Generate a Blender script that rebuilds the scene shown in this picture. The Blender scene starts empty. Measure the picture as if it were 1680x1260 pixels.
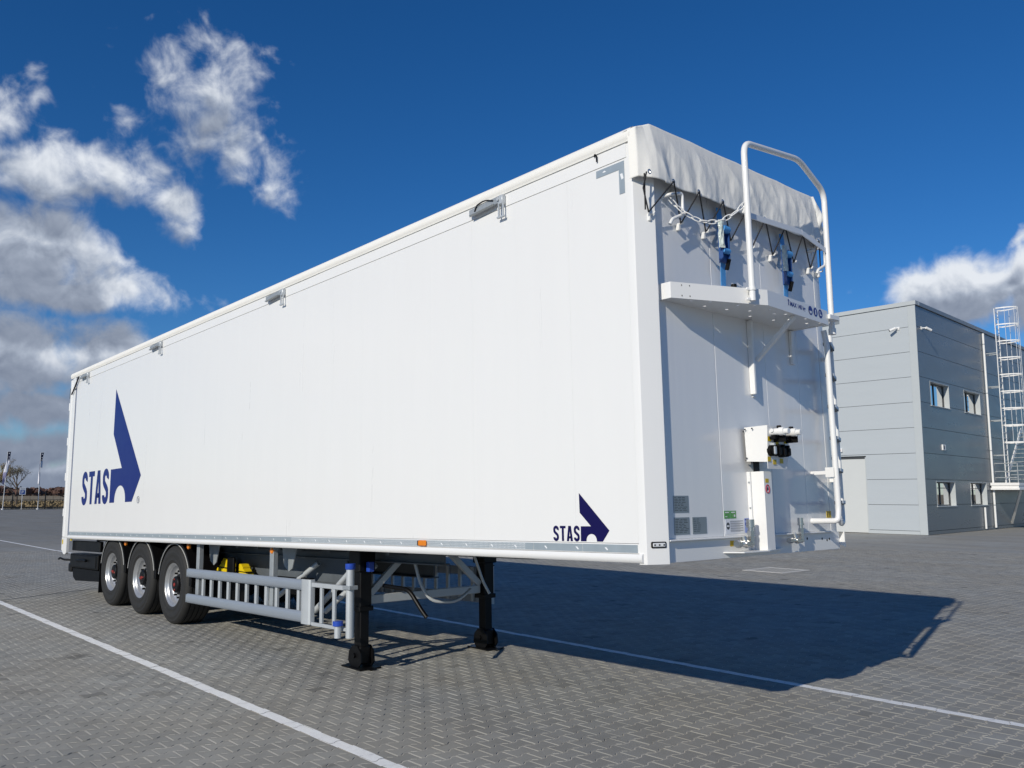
import bpy, math, random
from mathutils import Vector, Matrix, noise as mnoise
import numpy as np

random.seed(7)
R = math.radians
scene = bpy.context.scene
COL = scene.collection

# ------------------------------------------------------------------ camera
CAM_POS = Vector((3.6123, -4.5064, 1.7789))
cam_r = Vector((0.66898, 0.74328, 0.00139)); cam_u = Vector((0.09357, -0.08607, 0.99189)); cam_f = Vector((-0.73737, 0.66342, 0.12713))
cd = bpy.data.cameras.new('camera'); cam = bpy.data.objects.new('camera', cd); COL.objects.link(cam)
cd.sensor_width = 36; cd.lens = 30.037; cd.clip_start = 0.05; cd.clip_end = 4000
cam.matrix_world = Matrix(((cam_r.x, cam_u.x, -cam_f.x, CAM_POS.x), (cam_r.y, cam_u.y, -cam_f.y, CAM_POS.y), (cam_r.z, cam_u.z, -cam_f.z, CAM_POS.z), (0, 0, 0, 1)))
scene.camera = cam

# ------------------------------------------------------------------ sun, sky, exposure
SUN_TO = Vector((0.55, -2.0, 1.0)).normalized()          # towards the sun
sd = bpy.data.lights.new('sun', 'SUN'); sun = bpy.data.objects.new('sun', sd); COL.objects.link(sun)
sd.energy = 3.55; sd.angle = R(0.55); sd.color = (1.0, 0.935, 0.81)
sun.rotation_euler = SUN_TO.to_track_quat('Z', 'Y').to_euler()
sun.location = SUN_TO * 60

world = bpy.data.worlds.new('World'); scene.world = world; world.use_nodes = True
wt = world.node_tree; wt.nodes.clear()
scene.view_settings.view_transform = 'Standard'; scene.view_settings.look = 'None'
scene.view_settings.exposure = 0.0; scene.view_settings.gamma = 1.0
scene.view_settings.use_curve_mapping = False
scene.cycles.max_bounces = 6; scene.cycles.diffuse_bounces = 3; scene.cycles.glossy_bounces = 3; scene.cycles.transparent_max_bounces = 6

def nd(t, kind, **kw):
    n = t.nodes.new(kind)
    for k, v in kw.items():
        setattr(n, k, v)
    return n
def put(n, **kw):
    for k, v in kw.items():
        n.inputs[k.replace('_', ' ')].default_value = v
    return n
def mth(t, op, a, b=None, c=None, clamp=False):
    n = t.nodes.new('ShaderNodeMath'); n.operation = op; n.use_clamp = clamp
    for i, x in enumerate((a, b, c)):
        if x is None: continue
        if isinstance(x, (int, float)): n.inputs[i].default_value = x
        else: t.links.new(x, n.inputs[i])
    return n.outputs[0]
def vmath(t, op, a, b=None, s=None):
    n = t.nodes.new('ShaderNodeVectorMath'); n.operation = op
    for i, x in enumerate((a, b)):
        if x is None: continue
        if isinstance(x, (tuple, list)): n.inputs[i].default_value = x
        else: t.links.new(x, n.inputs[i])
    if s is not None:
        if isinstance(s, (int, float)): n.inputs['Scale'].default_value = s
        else: t.links.new(s, n.inputs['Scale'])
    return n
def smooth(t, x, lo, hi, a=0.0, b=1.0):
    n = t.nodes.new('ShaderNodeMapRange'); n.interpolation_type = 'SMOOTHSTEP'
    t.links.new(x, n.inputs[0])
    n.inputs[1].default_value = lo; n.inputs[2].default_value = hi; n.inputs[3].default_value = a; n.inputs[4].default_value = b
    return n.outputs[0]

# cumulus in the sky: centre (azimuth to the right, elevation), half sizes, tilt, thickness (all in radians)
CLOUDS = [
 (-0.361, 0.437, 0.070, 0.046, 0, .64), (-0.352, 0.398, 0.052, 0.040, -.5, .62), (-0.318, 0.372, 0.044, 0.030, -.7, .62), (-0.282, 0.350, 0.030, 0.024, -.9, .55),
 (-0.560, 0.368, 0.036, 0.034, -.35, .68), (-0.535, 0.392, 0.012, 0.026, 0, .52), (-0.440, 0.385, 0.016, 0.034, .2, .26),
 (-0.530, 0.322, 0.100, 0.036, 0, .98), (-0.447, 0.336, 0.062, 0.029, -.09, .92), (-0.392, 0.312, 0.040, 0.026, -.7, .74),
 (-0.528, 0.240, 0.088, 0.056, 0, 1.45), (-0.440, 0.212, 0.046, 0.026, -.17, 1.0), (-0.500, 0.206, 0.118, 0.022, 0, 1.2),
 (-0.529, 0.136, 0.125, 0.044, 0, 1.35), (-0.458, 0.146, 0.054, 0.034, 0, 1.2),
 (-0.500, 0.086, 0.120, 0.024, 0, 1.2), (-0.500, 0.040, 0.13, 0.022, 0, 1.15), (-0.490, 0.012, 0.16, 0.022, 0, 1.2),
 (0.501, 0.208, 0.090, 0.040, .07, 1.45), (0.452, 0.208, 0.042, 0.030, .17, 1.15), (0.565, 0.203, 0.060, 0.046, 0, 1.4), (0.548, 0.252, 0.026, 0.009, .44, .62),
 # the same broken cumulus goes on all round the horizon
 (-0.74, 0.28, 0.10, 0.06, 0, 1.1), (-1.25, 0.16, 0.16, 0.05, 0, 1.1), (0.95, 0.15, 0.15, 0.05, 0, 1.1), (2.2, 0.17, 0.16, 0.05, 0, 1.1)]
SKY_YAW = 2.4089

dg = bpy.data.node_groups.new('cloud_bodies', 'ShaderNodeTree')
dg.interface.new_socket('Pos', in_out='INPUT', socket_type='NodeSocketVector')
dg.interface.new_socket('Body', in_out='OUTPUT', socket_type='NodeSocketFloat')
gi = dg.nodes.new('NodeGroupInput'); go = dg.nodes.new('NodeGroupOutput')
tot = None
for (a, e, ra, re, rot, w) in CLOUDS:
    mp = nd(dg, 'ShaderNodeMapping', vector_type='TEXTURE'); dg.links.new(gi.outputs[0], mp.inputs[0])
    mp.inputs['Location'].default_value = (a, e, 0); mp.inputs['Rotation'].default_value = (0, 0, rot); mp.inputs['Scale'].default_value = (ra * 1.25, re * 1.3, 1)
    ln = vmath(dg, 'LENGTH', mp.outputs[0])
    v = mth(dg, 'MULTIPLY_ADD', ln.outputs['Value'], -w, w)
    tot = v if tot is None else mth(dg, 'SMOOTH_MAX', tot, v, 0.10)
dg.links.new(tot, go.inputs[0])

tc = nd(wt, 'ShaderNodeTexCoord')
vr = nd(wt, 'ShaderNodeVectorRotate', rotation_type='Z_AXIS'); vr.inputs['Angle'].default_value = -SKY_YAW
wt.links.new(tc.outputs['Generated'], vr.inputs['Vector']); DIRV = vr.outputs[0]
sep = wt.nodes.new('ShaderNodeSeparateXYZ'); wt.links.new(DIRV, sep.inputs[0])
azn = mth(wt, 'MULTIPLY', mth(wt, 'ARCTAN2', sep.outputs[1], sep.outputs[0]), -1.0); eln = mth(wt, 'ARCSINE', sep.outputs[2])
cmb = wt.nodes.new('ShaderNodeCombineXYZ'); wt.links.new(azn, cmb.inputs[0]); wt.links.new(eln, cmb.inputs[1])
# wobble of the outlines
wn = nd(wt, 'ShaderNodeTexNoise'); put(wn, Scale=11.0, Detail=3.0, Roughness=.55); wt.links.new(DIRV, wn.inputs['Vector'])
wv = vmath(wt, 'SUBTRACT', wn.outputs['Color'], (.5, .5, .5)); wv = vmath(wt, 'MULTIPLY', wv.outputs[0], (.045, .034, 0))
pos = vmath(wt, 'ADD', cmb.outputs[0], wv.outputs[0])
def bodies(vec):
    g_ = nd(wt, 'ShaderNodeGroup', node_tree=dg); wt.links.new(vec, g_.inputs[0]); return g_.outputs[0]
def billow(vec, det):
    n_ = nd(wt, 'ShaderNodeTexNoise'); put(n_, Scale=27.0, Detail=det, Roughness=.545, Distortion=.25); wt.links.new(vec, n_.inputs['Vector']); return n_.outputs[0]
c0 = bodies(pos.outputs[0]); n0 = billow(DIRV, 7.0)
psh = vmath(wt, 'ADD', pos.outputs[0], (.006, .040, 0)); c1 = bodies(psh.outputs[0])
dsh = vmath(wt, 'ADD', DIRV, (-.002, -.003, .007)); n1 = billow(dsh.outputs[0], 4.0)
d0 = mth(wt, 'MULTIPLY_ADD', mth(wt, 'SUBTRACT', n0, .5), 1.75, c0)
alpha = smooth(wt, d0, .02, .80)
# sunlit tops, grey undersides: how much cloud lies between each point and the sun
thick = smooth(wt, mth(wt, 'MULTIPLY_ADD', mth(wt, 'SUBTRACT', n1, .5), 1.2, c1), -.15, .75)
relief = mth(wt, 'SUBTRACT', n0, n1)
lit = mth(wt, 'MULTIPLY_ADD', relief, .65, .97)
lit = mth(wt, 'MULTIPLY_ADD', thick, -.80, lit, clamp=True)
litl = mth(wt, 'MULTIPLY', lit, smooth(wt, sep.outputs[2], .0, .20, .50, 1.0), clamp=True)
cr = nd(wt, 'ShaderNodeValToRGB'); wt.links.new(litl, cr.inputs[0])
cr.color_ramp.elements[0].position = 0.0; cr.color_ramp.elements[0].color = (.185, .225, .31, 1)
cr.color_ramp.elements[1].position = 1.0; cr.color_ramp.elements[1].color = (.78, .82, .88, 1)
e = cr.color_ramp.elements.new(.45); e.color = (.40, .455, .555, 1)
sky = nd(wt, 'ShaderNodeTexSky', sky_type='NISHITA'); sky.sun_disc = False
sky.sun_elevation = math.asin(SUN_TO.z); sky.sun_rotation = math.atan2(SUN_TO.x, SUN_TO.y)
sky.altitude = 200; sky.air_density = 1.0; sky.dust_density = 0.0; sky.ozone_density = 8.0
hs = nd(wt, 'ShaderNodeHueSaturation'); hs.inputs['Saturation'].default_value = 1.15; hs.inputs['Hue'].default_value = .504; wt.links.new(sky.outputs[0], hs.inputs['Color'])
b1 = nd(wt, 'ShaderNodeBackground'); b1.inputs['Strength'].default_value = .085; wt.links.new(hs.outputs[0], b1.inputs['Color'])
b2 = nd(wt, 'ShaderNodeBackground'); b2.inputs['Strength'].default_value = 1.0; wt.links.new(cr.outputs[0], b2.inputs['Color'])
mx = nd(wt, 'ShaderNodeMixShader'); wo = nd(wt, 'ShaderNodeOutputWorld')
wt.links.new(alpha, mx.inputs[0]); wt.links.new(b1.outputs[0], mx.inputs[1]); wt.links.new(b2.outputs[0], mx.inputs[2]); wt.links.new(mx.outputs[0], wo.inputs[0])
world.cycles.sampling_method = 'MANUAL'; world.cycles.sample_map_resolution = 1024

# ------------------------------------------------------------------ materials
MATS = {}
def pmat(name, col, rough=.5, metal=0.0, noise=.05, nscale=6.0, coat=0.0, spec=.5, bump=0.0, bscale=60.0, stretch=None, rnoise=.05):
    m = bpy.data.materials.new(name); m.use_nodes = True; t = m.node_tree
    b = t.nodes['Principled BSDF']
    tcn = nd(t, 'ShaderNodeTexCoord'); vec = tcn.outputs['Object']
    if stretch:
        mp = nd(t, 'ShaderNodeMapping'); mp.inputs['Scale'].default_value = stretch; t.links.new(vec, mp.inputs[0]); vec = mp.outputs[0]
    nz = nd(t, 'ShaderNodeTexNoise'); put(nz, Scale=nscale, Detail=6.0, Roughness=.6); t.links.new(vec, nz.inputs['Vector'])
    f = mth(t, 'SUBTRACT', nz.outputs[0], .5); f = mth(t, 'MULTIPLY_ADD', f, noise * 2.5, 1.0)
    cc = vmath(t, 'SCALE', tuple(col), s=f); t.links.new(cc.outputs[0], b.inputs['Base Color'])
    if rnoise:
        rr = mth(t, 'SUBTRACT', nz.outputs[0], .5); rr = mth(t, 'MULTIPLY_ADD', rr, rnoise * 3, rough, clamp=True); t.links.new(rr, b.inputs['Roughness'])
    else: b.inputs['Roughness'].default_value = rough
    b.inputs['Metallic'].default_value = metal; b.inputs['Coat Weight'].default_value = coat; b.inputs['Coat Roughness'].default_value = .08
    b.inputs['Specular IOR Level'].default_value = spec
    if bump:
        n2 = nd(t, 'ShaderNodeTexNoise'); put(n2, Scale=bscale, Detail=4.0); t.links.new(vec, n2.inputs['Vector'])
        bp = nd(t, 'ShaderNodeBump'); bp.inputs['Strength'].default_value = bump; bp.inputs['Distance'].default_value = .01
        t.links.new(n2.outputs[0], bp.inputs['Height']); t.links.new(bp.outputs[0], b.inputs['Normal'])
    MATS[name] = m; return m
M = MATS
pmat('white_paint', (.80, .80, .79), .32, noise=.012, nscale=2.5, coat=.15)
pmat('white_panel', (.79, .79, .78), .30, noise=.016, nscale=1.6, coat=.2, stretch=(3, 3, .35), bump=.012, bscale=2.2)
pmat('front_panel_paint', (.78, .785, .79), .22, noise=.02, nscale=2.2, coat=.3, stretch=(5, 5, .22), bump=.10, bscale=2.4)
pmat('grey_seal', (.15, .18, .26), .5)
pmat('tarp', (.84, .825, .78), .6, noise=.03, nscale=5, bump=.25, bscale=900)
pmat('navy_vinyl', (.010, .022, .165), .34, noise=.03, spec=.22)
pmat('navy_small', (.008, .006, .070), .34, noise=.03, spec=.22)
pmat('tape', (.36, .42, .46), .38, metal=.25, noise=.10, nscale=9)
pmat('tape_mark', (.80, .82, .84), .4)
pmat('aluminium', (.52, .55, .57), .45, metal=.30, noise=.05, nscale=5)
pmat('alu_rail', (.31, .35, .40), .45, metal=.30, noise=.04, nscale=4)
pmat('galvanised', (.36, .39, .41), .5, metal=.35, noise=.18, nscale=14)
pmat('steel_polish', (.62, .61, .58), .22, metal=.95, noise=.10, nscale=18)
pmat('rim_paint', (.47, .48, .49), .34, metal=.6, noise=.10, nscale=14)
pmat('black_steel', (.0040, .0040, .0045), .42, noise=.2, nscale=9, spec=.25)
pmat('black_plastic', (.0035, .0035, .004), .5, noise=.2, spec=.18)
pmat('chassis_grey', (.10, .115, .13), .5, noise=.2, nscale=7)
pmat('floor_dark', (.025, .026, .028), .6, noise=.2)
pmat('rubber', (.017, .0168, .016), .75, noise=.25, nscale=11, bump=.1, bscale=120)
pmat('mudguard_trim', (.45, .45, .43), .5)
pmat('red_cap', (.26, .022, .015), .45, noise=.3, nscale=40)
pmat('yellow_plastic', (.80, .58, .01), .35, noise=.04)
pmat('yellow_label', (.60, .42, .01), .45, noise=.08)
pmat('orange_lens', (.75, .22, .015), .25, noise=.05)
pmat('blue_plastic', (.02, .07, .42), .35, noise=.06)
pmat('blue_web', (.075, .31, .68), .65, noise=.12, nscale=40)
pmat('blue_dark', (.02, .07, .24), .4, noise=.1)
pmat('clear_bag', (.55, .62, .60), .12, noise=.3, nscale=30, bump=.6, bscale=60)
pmat('black_cord', (.010, .010, .012), .6)
pmat('plate_grey', (.26, .30, .32), .4, metal=.3, noise=.08)
pmat('print_dark', (.04, .05, .06), .5)
pmat('print_grey', (.30, .32, .36), .5)
pmat('print_blue', (.02, .04, .24), .5)
pmat('print_red', (.45, .03, .05), .5)
pmat('green_label', (.08, .30, .07), .4, noise=.06)
pmat('white_label', (.74, .76, .80), .4)
pmat('blue_label', (.22, .30, .62), .4)
pmat('grey_face', (.33, .36, .41), .4)
pmat('lamp_lens', (.62, .64, .66), .15, noise=.05)
# building
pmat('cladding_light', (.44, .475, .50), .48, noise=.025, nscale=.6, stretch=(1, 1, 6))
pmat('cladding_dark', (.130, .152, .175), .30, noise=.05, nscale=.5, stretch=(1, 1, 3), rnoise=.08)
pmat('flashing', (.46, .49, .50), .42, noise=.03, nscale=2)
pmat('coping_dark', (.19, .215, .24), .40, noise=.03, nscale=2)
pmat('door_paint', (.56, .575, .565), .5, noise=.02, nscale=2)
pmat('joint_dark', (.05, .055, .06), .7)
pmat('window_frame', (.035, .038, .042), .4)
pmat('blind', (.66, .64, .56), .7, noise=.05)
pmat('interior', (.06, .06, .06), .8)
pmat('ladder_white', (.78, .78, .77), .38, noise=.02)
# surroundings
pmat('fence_black', (.012, .012, .013), .5)
pmat('flag_white', (.72, .72, .78), .7, noise=.05)
pmat('flag_navy', (.012, .014, .045), .7)
pmat('flag_mauve', (.30, .29, .46), .7)
pmat('pole_white', (.60, .61, .62), .4)
pmat('sign_blue', (.02, .07, .30), .4)
pmat('sign_white', (.72, .74, .76), .4)
pmat('bark', (.11, .085, .065), .9, noise=.3)
pmat('leaf_yellow', (.28, .20, .06), .8, noise=.4, nscale=2)
pmat('leaf_grey', (.17, .16, .12), .8, noise=.3, nscale=2)
pmat('wood_rust', (.105, .060, .048), .95, noise=.5, nscale=.25)
pmat('dry_field', (.24, .185, .105), .95, noise=.35, nscale=.06)
pmat('kerb', (.36, .36, .34), .8, noise=.1)
pmat('iron_grey', (.37, .36, .33), .7, noise=.2, nscale=8)
pmat('concrete_light', (.62, .60, .55), .8, noise=.15, nscale=12, bump=.3)

def glass_pane():
    m = bpy.data.materials.new('pane_glass'); m.use_nodes = True; t = m.node_tree; t.nodes.clear()
    o = nd(t, 'ShaderNodeOutputMaterial'); tr = nd(t, 'ShaderNodeBsdfTransparent'); tr.inputs[0].default_value = (.62, .68, .70, 1)
    gl = nd(t, 'ShaderNodeBsdfGlossy'); gl.inputs['Roughness'].default_value = .02
    lw = nd(t, 'ShaderNodeLayerWeight'); lw.inputs[0].default_value = .35
    mxn = nd(t, 'ShaderNodeMixShader'); t.links.new(lw.outputs['Fresnel'], mxn.inputs[0]); t.links.new(tr.outputs[0], mxn.inputs[1]); t.links.new(gl.outputs[0], mxn.inputs[2])
    t.links.new(mxn.outputs[0], o.inputs[0]); MATS['pane_glass'] = m
glass_pane()

def paver_mat(name, far=False):
    m = bpy.data.materials.new(name); m.use_nodes = True; t = m.node_tree; b = t.nodes['Principled BSDF']
    geo = nd(t, 'ShaderNodeNewGeometry'); P = geo.outputs['Position']
    big = nd(t, 'ShaderNodeTexNoise'); put(big, Scale=.45, Detail=5.0, Roughness=.6); t.links.new(P, big.inputs['Vector'])
    mid = nd(t, 'ShaderNodeTexNoise'); put(mid, Scale=3.2, Detail=5.0, Roughness=.65); t.links.new(P, mid.inputs['Vector'])
    fine = nd(t, 'ShaderNodeTexNoise'); put(fine, Scale=330.0, Detail=3.0, Roughness=.7); t.links.new(P, fine.inputs['Vector'])
    col = nd(t, 'ShaderNodeMixRGB'); col.inputs[1].default_value = (.308, .296, .262, 1); col.inputs[2].default_value = (.276, .276, .258, 1)
    t.links.new(smooth(t, big.outputs[0], .36, .64), col.inputs[0])
    f = mth(t, 'MULTIPLY_ADD', mth(t, 'SUBTRACT', mid.outputs[0], .5), .42, 1.0)
    f = mth(t, 'MULTIPLY', f, mth(t, 'MULTIPLY_ADD', mth(t, 'SUBTRACT', big.outputs[0], .5), .55, 1.0))
    f = mth(t, 'MULTIPLY', f, mth(t, 'MULTIPLY_ADD', mth(t, 'SUBTRACT', fine.outputs[0], .5), .55, 1.0))
    # oil drips
    st = nd(t, 'ShaderNodeTexNoise'); put(st, Scale=1.7, Detail=2.0, Roughness=.4); t.links.new(P, st.inputs['Vector'])
    f = mth(t, 'MULTIPLY', f, smooth(t, st.outputs[0], .70, .76, 1.0, .55))
    mq = nd(t, 'ShaderNodeMapping'); mq.inputs['Scale'].default_value = (.22, 1.3, 1); mq.inputs['Rotation'].default_value = (0, 0, .35); t.links.new(P, mq.inputs[0])
    sq = nd(t, 'ShaderNodeTexNoise'); put(sq, Scale=.8, Detail=5.0, Roughness=.6); t.links.new(mq.outputs[0], sq.inputs['Vector'])
    f = mth(t, 'MULTIPLY', f, mth(t, 'MULTIPLY_ADD', mth(t, 'SUBTRACT', sq.outputs[0], .5), .38, 1.0))
    if not far:
        at = nd(t, 'ShaderNodeAttribute'); at.attribute_name = 'tone'
        f = mth(t, 'MULTIPLY', f, at.outputs['Fac'])
    else:
        # courses of stones too small to tell apart, scuffed in long streaks
        wv_ = nd(t, 'ShaderNodeTexWave'); wv_.wave_type = 'BANDS'; wv_.bands_direction = 'X'; put(wv_, Scale=2.26, Distortion=1.2, Detail=2.0); t.links.new(P, wv_.inputs['Vector'])
        wy_ = nd(t, 'ShaderNodeTexWave'); wy_.wave_type = 'BANDS'; wy_.bands_direction = 'Y'; put(wy_, Scale=1.57, Distortion=1.2, Detail=2.0); t.links.new(P, wy_.inputs['Vector'])
        f = mth(t, 'MULTIPLY', f, mth(t, 'MULTIPLY_ADD', wv_.outputs['Fac'], .14, .98)); f = mth(t, 'MULTIPLY', f, mth(t, 'MULTIPLY_ADD', wy_.outputs['Fac'], .14, .98))
        sx_ = nd(t, 'ShaderNodeSeparateXYZ'); t.links.new(P, sx_.inputs[0]); f = mth(t, 'MULTIPLY', f, smooth(t, sx_.outputs[0], -40, -20, .74, 1.0))   # stone colour darkens gradually towards the back of the yard
        mps = nd(t, 'ShaderNodeMapping'); mps.inputs['Scale'].default_value = (.16, .9, 1); t.links.new(P, mps.inputs[0])
        sk = nd(t, 'ShaderNodeTexNoise'); put(sk, Scale=1.0, Detail=6.0, Roughness=.65); t.links.new(mps.outputs[0], sk.inputs['Vector'])
        f = mth(t, 'MULTIPLY', f, mth(t, 'MULTIPLY_ADD', mth(t, 'SUBTRACT', sk.outputs[0], .5), .45, 1.0))
    c2 = vmath(t, 'SCALE', col.outputs[0], s=f); t.links.new(c2.outputs[0], b.inputs['Base Color'])
    b.inputs['Roughness'].default_value = .82; b.inputs['Specular IOR Level'].default_value = .35
    bp = nd(t, 'ShaderNodeBump'); bp.inputs['Strength'].default_value = .35; bp.inputs['Distance'].default_value = .002
    t.links.new(fine.outputs[0], bp.inputs['Height']); t.links.new(bp.outputs[0], b.inputs['Normal'])
    MATS[name] = m
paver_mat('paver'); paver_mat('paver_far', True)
pmat('joint_sand', (.52, .49, .43), .95, noise=.3, nscale=25)
pmat('line_paint', (.88, .88, .86), .6, noise=.10, nscale=22, bump=.3, bscale=150)

# ------------------------------------------------------------------ mesh helpers
def wloc(o):
    v = Vector((0, 0, 0))
    while o is not None:
        v = v + o.location; o = o.parent
    return v
class MB:
    def __init__(s, xf=None): s.v = []; s.f = []; s.xf = xf
    def add(s, vs, fs):
        n = len(s.v)
        for p in vs:
            p = Vector(p); s.v.append(s.xf @ p if s.xf is not None else p)
        s.f += [tuple(i + n for i in f) for f in fs]; return s
    def box(s, x0, x1, y0, y1, z0, z1, b=0.0):
        if x0 > x1: x0, x1 = x1, x0
        if y0 > y1: y0, y1 = y1, y0
        if z0 > z1: z0, z1 = z1, z0
        if b <= 0:
            return s.add([(x0, y0, z0), (x1, y0, z0), (x1, y1, z0), (x0, y1, z0), (x0, y0, z1), (x1, y0, z1), (x1, y1, z1), (x0, y1, z1)],
                         [(0, 3, 2, 1), (4, 5, 6, 7), (0, 1, 5, 4), (1, 2, 6, 5), (2, 3, 7, 6), (3, 0, 4, 7)])
        return s.obox(Vector(((x0 + x1) / 2, (y0 + y1) / 2, (z0 + z1) / 2)), Vector((1, 0, 0)), Vector((0, 1, 0)), Vector((0, 0, 1)), x1 - x0, y1 - y0, z1 - z0, b)
    def obox(s, c, ax, ay, az, lx, ly, lz, b=0.0):
        hx, hy, hz = lx / 2, ly / 2, lz / 2; b = min(b, hx * .9, hy * .9, hz * .9)
        P = lambda x, y, z: c + ax * x + ay * y + az * z
        if b <= 0:
            return s.add([P(sx * hx, sy * hy, sz * hz) for sz in (-1, 1) for sy in (-1, 1) for sx in (-1, 1)],
                         [(0, 2, 3, 1), (4, 5, 7, 6), (0, 1, 5, 4), (1, 3, 7, 5), (3, 2, 6, 7), (2, 0, 4, 6)])
        vs = []; idx = {}
        for sx in (-1, 1):
            for sy in (-1, 1):
                for sz in (-1, 1):
                    for k in range(3):
                        d = [sx * (hx - b), sy * (hy - b), sz * (hz - b)]; d[k] += (sx, sy, sz)[k] * b
                        idx[(sx, sy, sz, k)] = len(vs); vs.append(P(*d))
        I = lambda sx, sy, sz, k: idx[(sx, sy, sz, k)]
        fs = []
        for sg in (-1, 1):
            fs.append([I(sg, -1, -1, 0), I(sg, 1, -1, 0), I(sg, 1, 1, 0), I(sg, -1, 1, 0)][::sg])
            fs.append([I(-1, sg, -1, 1), I(-1, sg, 1, 1), I(1, sg, 1, 1), I(1, sg, -1, 1)][::sg])
            fs.append([I(-1, -1, sg, 2), I(1, -1, sg, 2), I(1, 1, sg, 2), I(-1, 1, sg, 2)][::sg])
        for a in (-1, 1):
            for c_ in (-1, 1):
                fs.append([I(a, c_, -1, 0), I(a, c_, 1, 0), I(a, c_, 1, 1), I(a, c_, -1, 1)][::-a * c_])
                fs.append([I(a, -1, c_, 0), I(a, 1, c_, 0), I(a, 1, c_, 2), I(a, -1, c_, 2)][::a * c_])
                fs.append([I(-1, a, c_, 1), I(1, a, c_, 1), I(1, a, c_, 2), I(-1, a, c_, 2)][::-a * c_])
        for sx in (-1, 1):
            for sy in (-1, 1):
                for sz in (-1, 1):
                    fs.append([I(sx, sy, sz, 0), I(sx, sy, sz, 1), I(sx, sy, sz, 2)][::sx * sy * sz])
        return s.add(vs, [tuple(f) for f in fs])
    def bar(s, a, b_, w, h, up=(0, 0, 1), b=0.0):
        a = Vector(a); b_ = Vector(b_); d = (b_ - a); L = d.length; d.normalize(); up = Vector(up)
        side = d.cross(up)
        if side.length < 1e-4: side = d.cross(Vector((1, 0, 0)))
        side.normalize(); u = side.cross(d)
        return s.obox((a + b_) / 2, d, side, u, L, w, h, b)
    def tube(s, pts, r, n=12, caps=True, closed=False):
        pts = [Vector(p) for p in pts]; N = len(pts); rs = r if isinstance(r, (list, tuple)) else [r] * N
        T = []
        for i in range(N):
            if closed: t = pts[(i + 1) % N] - pts[i - 1]
            else: t = pts[min(i + 1, N - 1)] - pts[max(i - 1, 0)]
            T.append(t.normalized())
        ref = Vector((0, 0, 1)) if abs(T[0].z) < .9 else Vector((1, 0, 0))
        nrm = (ref - T[0] * ref.dot(T[0])).normalized(); vs = []
        for i in range(N):
            nrm = (nrm - T[i] * nrm.dot(T[i])).normalized(); bi = T[i].cross(nrm)
            for k in range(n):
                a = 2 * math.pi * k / n; vs.append(pts[i] + (nrm * math.cos(a) + bi * math.sin(a)) * rs[i])
        fs = []
        for i in range(N if closed else N - 1):
            j = (i + 1) % N
            for k in range(n):
                k2 = (k + 1) % n; fs.append((i * n + k, i * n + k2, j * n + k2, j * n + k))
        if caps and not closed:
            fs.append(tuple(range(n - 1, -1, -1))); fs.append(tuple((N - 1) * n + k for k in range(n)))
        return s.add(vs, fs)
    def lathe(s, prof, o=(0, 0, 0), axis='Y', n=32, close=False):
        o = Vector(o); vs = []; fs = []
        for (r, h) in prof:
            for k in range(n):
                a = 2 * math.pi * k / n; c, d = r * math.cos(a), r * math.sin(a)
                vs.append(o + (Vector((c, h, d)) if axis == 'Y' else Vector((d, c, h)) if axis == 'Z' else Vector((h, c, d))))
        m = len(prof)
        for i in range(m if close else m - 1):
            j = (i + 1) % m
            for k in range(n):
                k2 = (k + 1) % n; fs.append((i * n + k, j * n + k, j * n + k2, i * n + k2))
        return s.add(vs, fs)
    def prism(s, poly, fn, d0, d1):
        n = len(poly)
        vs = [fn(p[0], p[1], d0) for p in poly] + [fn(p[0], p[1], d1) for p in poly]
        return s.add(vs, [tuple(range(n - 1, -1, -1)), tuple(range(n, 2 * n))] + [(i, (i + 1) % n, n + (i + 1) % n, n + i) for i in range(n)])
    def quad(s, a, b, c, d): return s.add([a, b, c, d], [(0, 1, 2, 3)])
    def data(s, name, mat, off=Vector((0, 0, 0)), smooth=None):
        me = bpy.data.meshes.new(name); me.from_pydata([tuple(p - off) for p in s.v], [], s.f); me.update()
        me.materials.append(MATS[mat] if isinstance(mat, str) else mat)
        if smooth:
            me.shade_smooth(); me.set_sharp_from_angle(angle=R(smooth))
        return me
    def build(s, name, mat, parent=None, smooth=None, origin=None):
        off = wloc(parent) if parent is not None else Vector((0, 0, 0))
        if parent is None and origin is not None: off = Vector(origin)
        o = bpy.data.objects.new(name, s.data(name, mat, off, smooth)); COL.objects.link(o)
        if parent is not None: o.parent = parent
        elif origin is not None: o.location = origin
        return o
def each(m, name, mat, parent=None, smooth=None):
    # one object per separate piece of the builder
    par = list(range(len(m.v)))
    def find(i):
        while par[i] != i: par[i] = par[par[i]]; i = par[i]
        return i
    for f in m.f:
        r0 = find(f[0])
        for i in f[1:]: par[find(i)] = r0
    groups = {}
    for f in m.f: groups.setdefault(find(f[0]), []).append(f)
    out = []
    for fs_ in groups.values():
        idx = sorted({i for f in fs_ for i in f}); mp = {i: k for k, i in enumerate(idx)}; mm = MB()
        mm.v = [m.v[i] for i in idx]; mm.f = [tuple(mp[i] for i in f) for f in fs_]; out.append(mm.build(name, mat, parent, smooth))
    return out
def tag(o, label=None, cat=None, group=None, kind=None):
    if label: o['label'] = label
    if cat: o['category'] = cat
    if group: o['group'] = group
    if kind: o['kind'] = kind
    return o
def empty(name, loc):
    o = bpy.data.objects.new(name, None); COL.objects.link(o); o.location = loc; o.empty_display_size = .3; return o
def fillet(pts, r, n=5):
    pts = [Vector(p) for p in pts]; out = [pts[0]]
    for i in range(1, len(pts) - 1):
        a = (pts[i - 1] - pts[i]); b = (pts[i + 1] - pts[i]); la, lb = a.length, b.length
        q = min(r, la * .45, lb * .45); A = pts[i] + a.normalized() * q; B = pts[i] + b.normalized() * q
        for k in range(n + 1):
            t = k / n; out.append(A * (1 - t) ** 2 + pts[i] * 2 * t * (1 - t) + B * t * t)
    return out + [pts[-1]]
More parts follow.
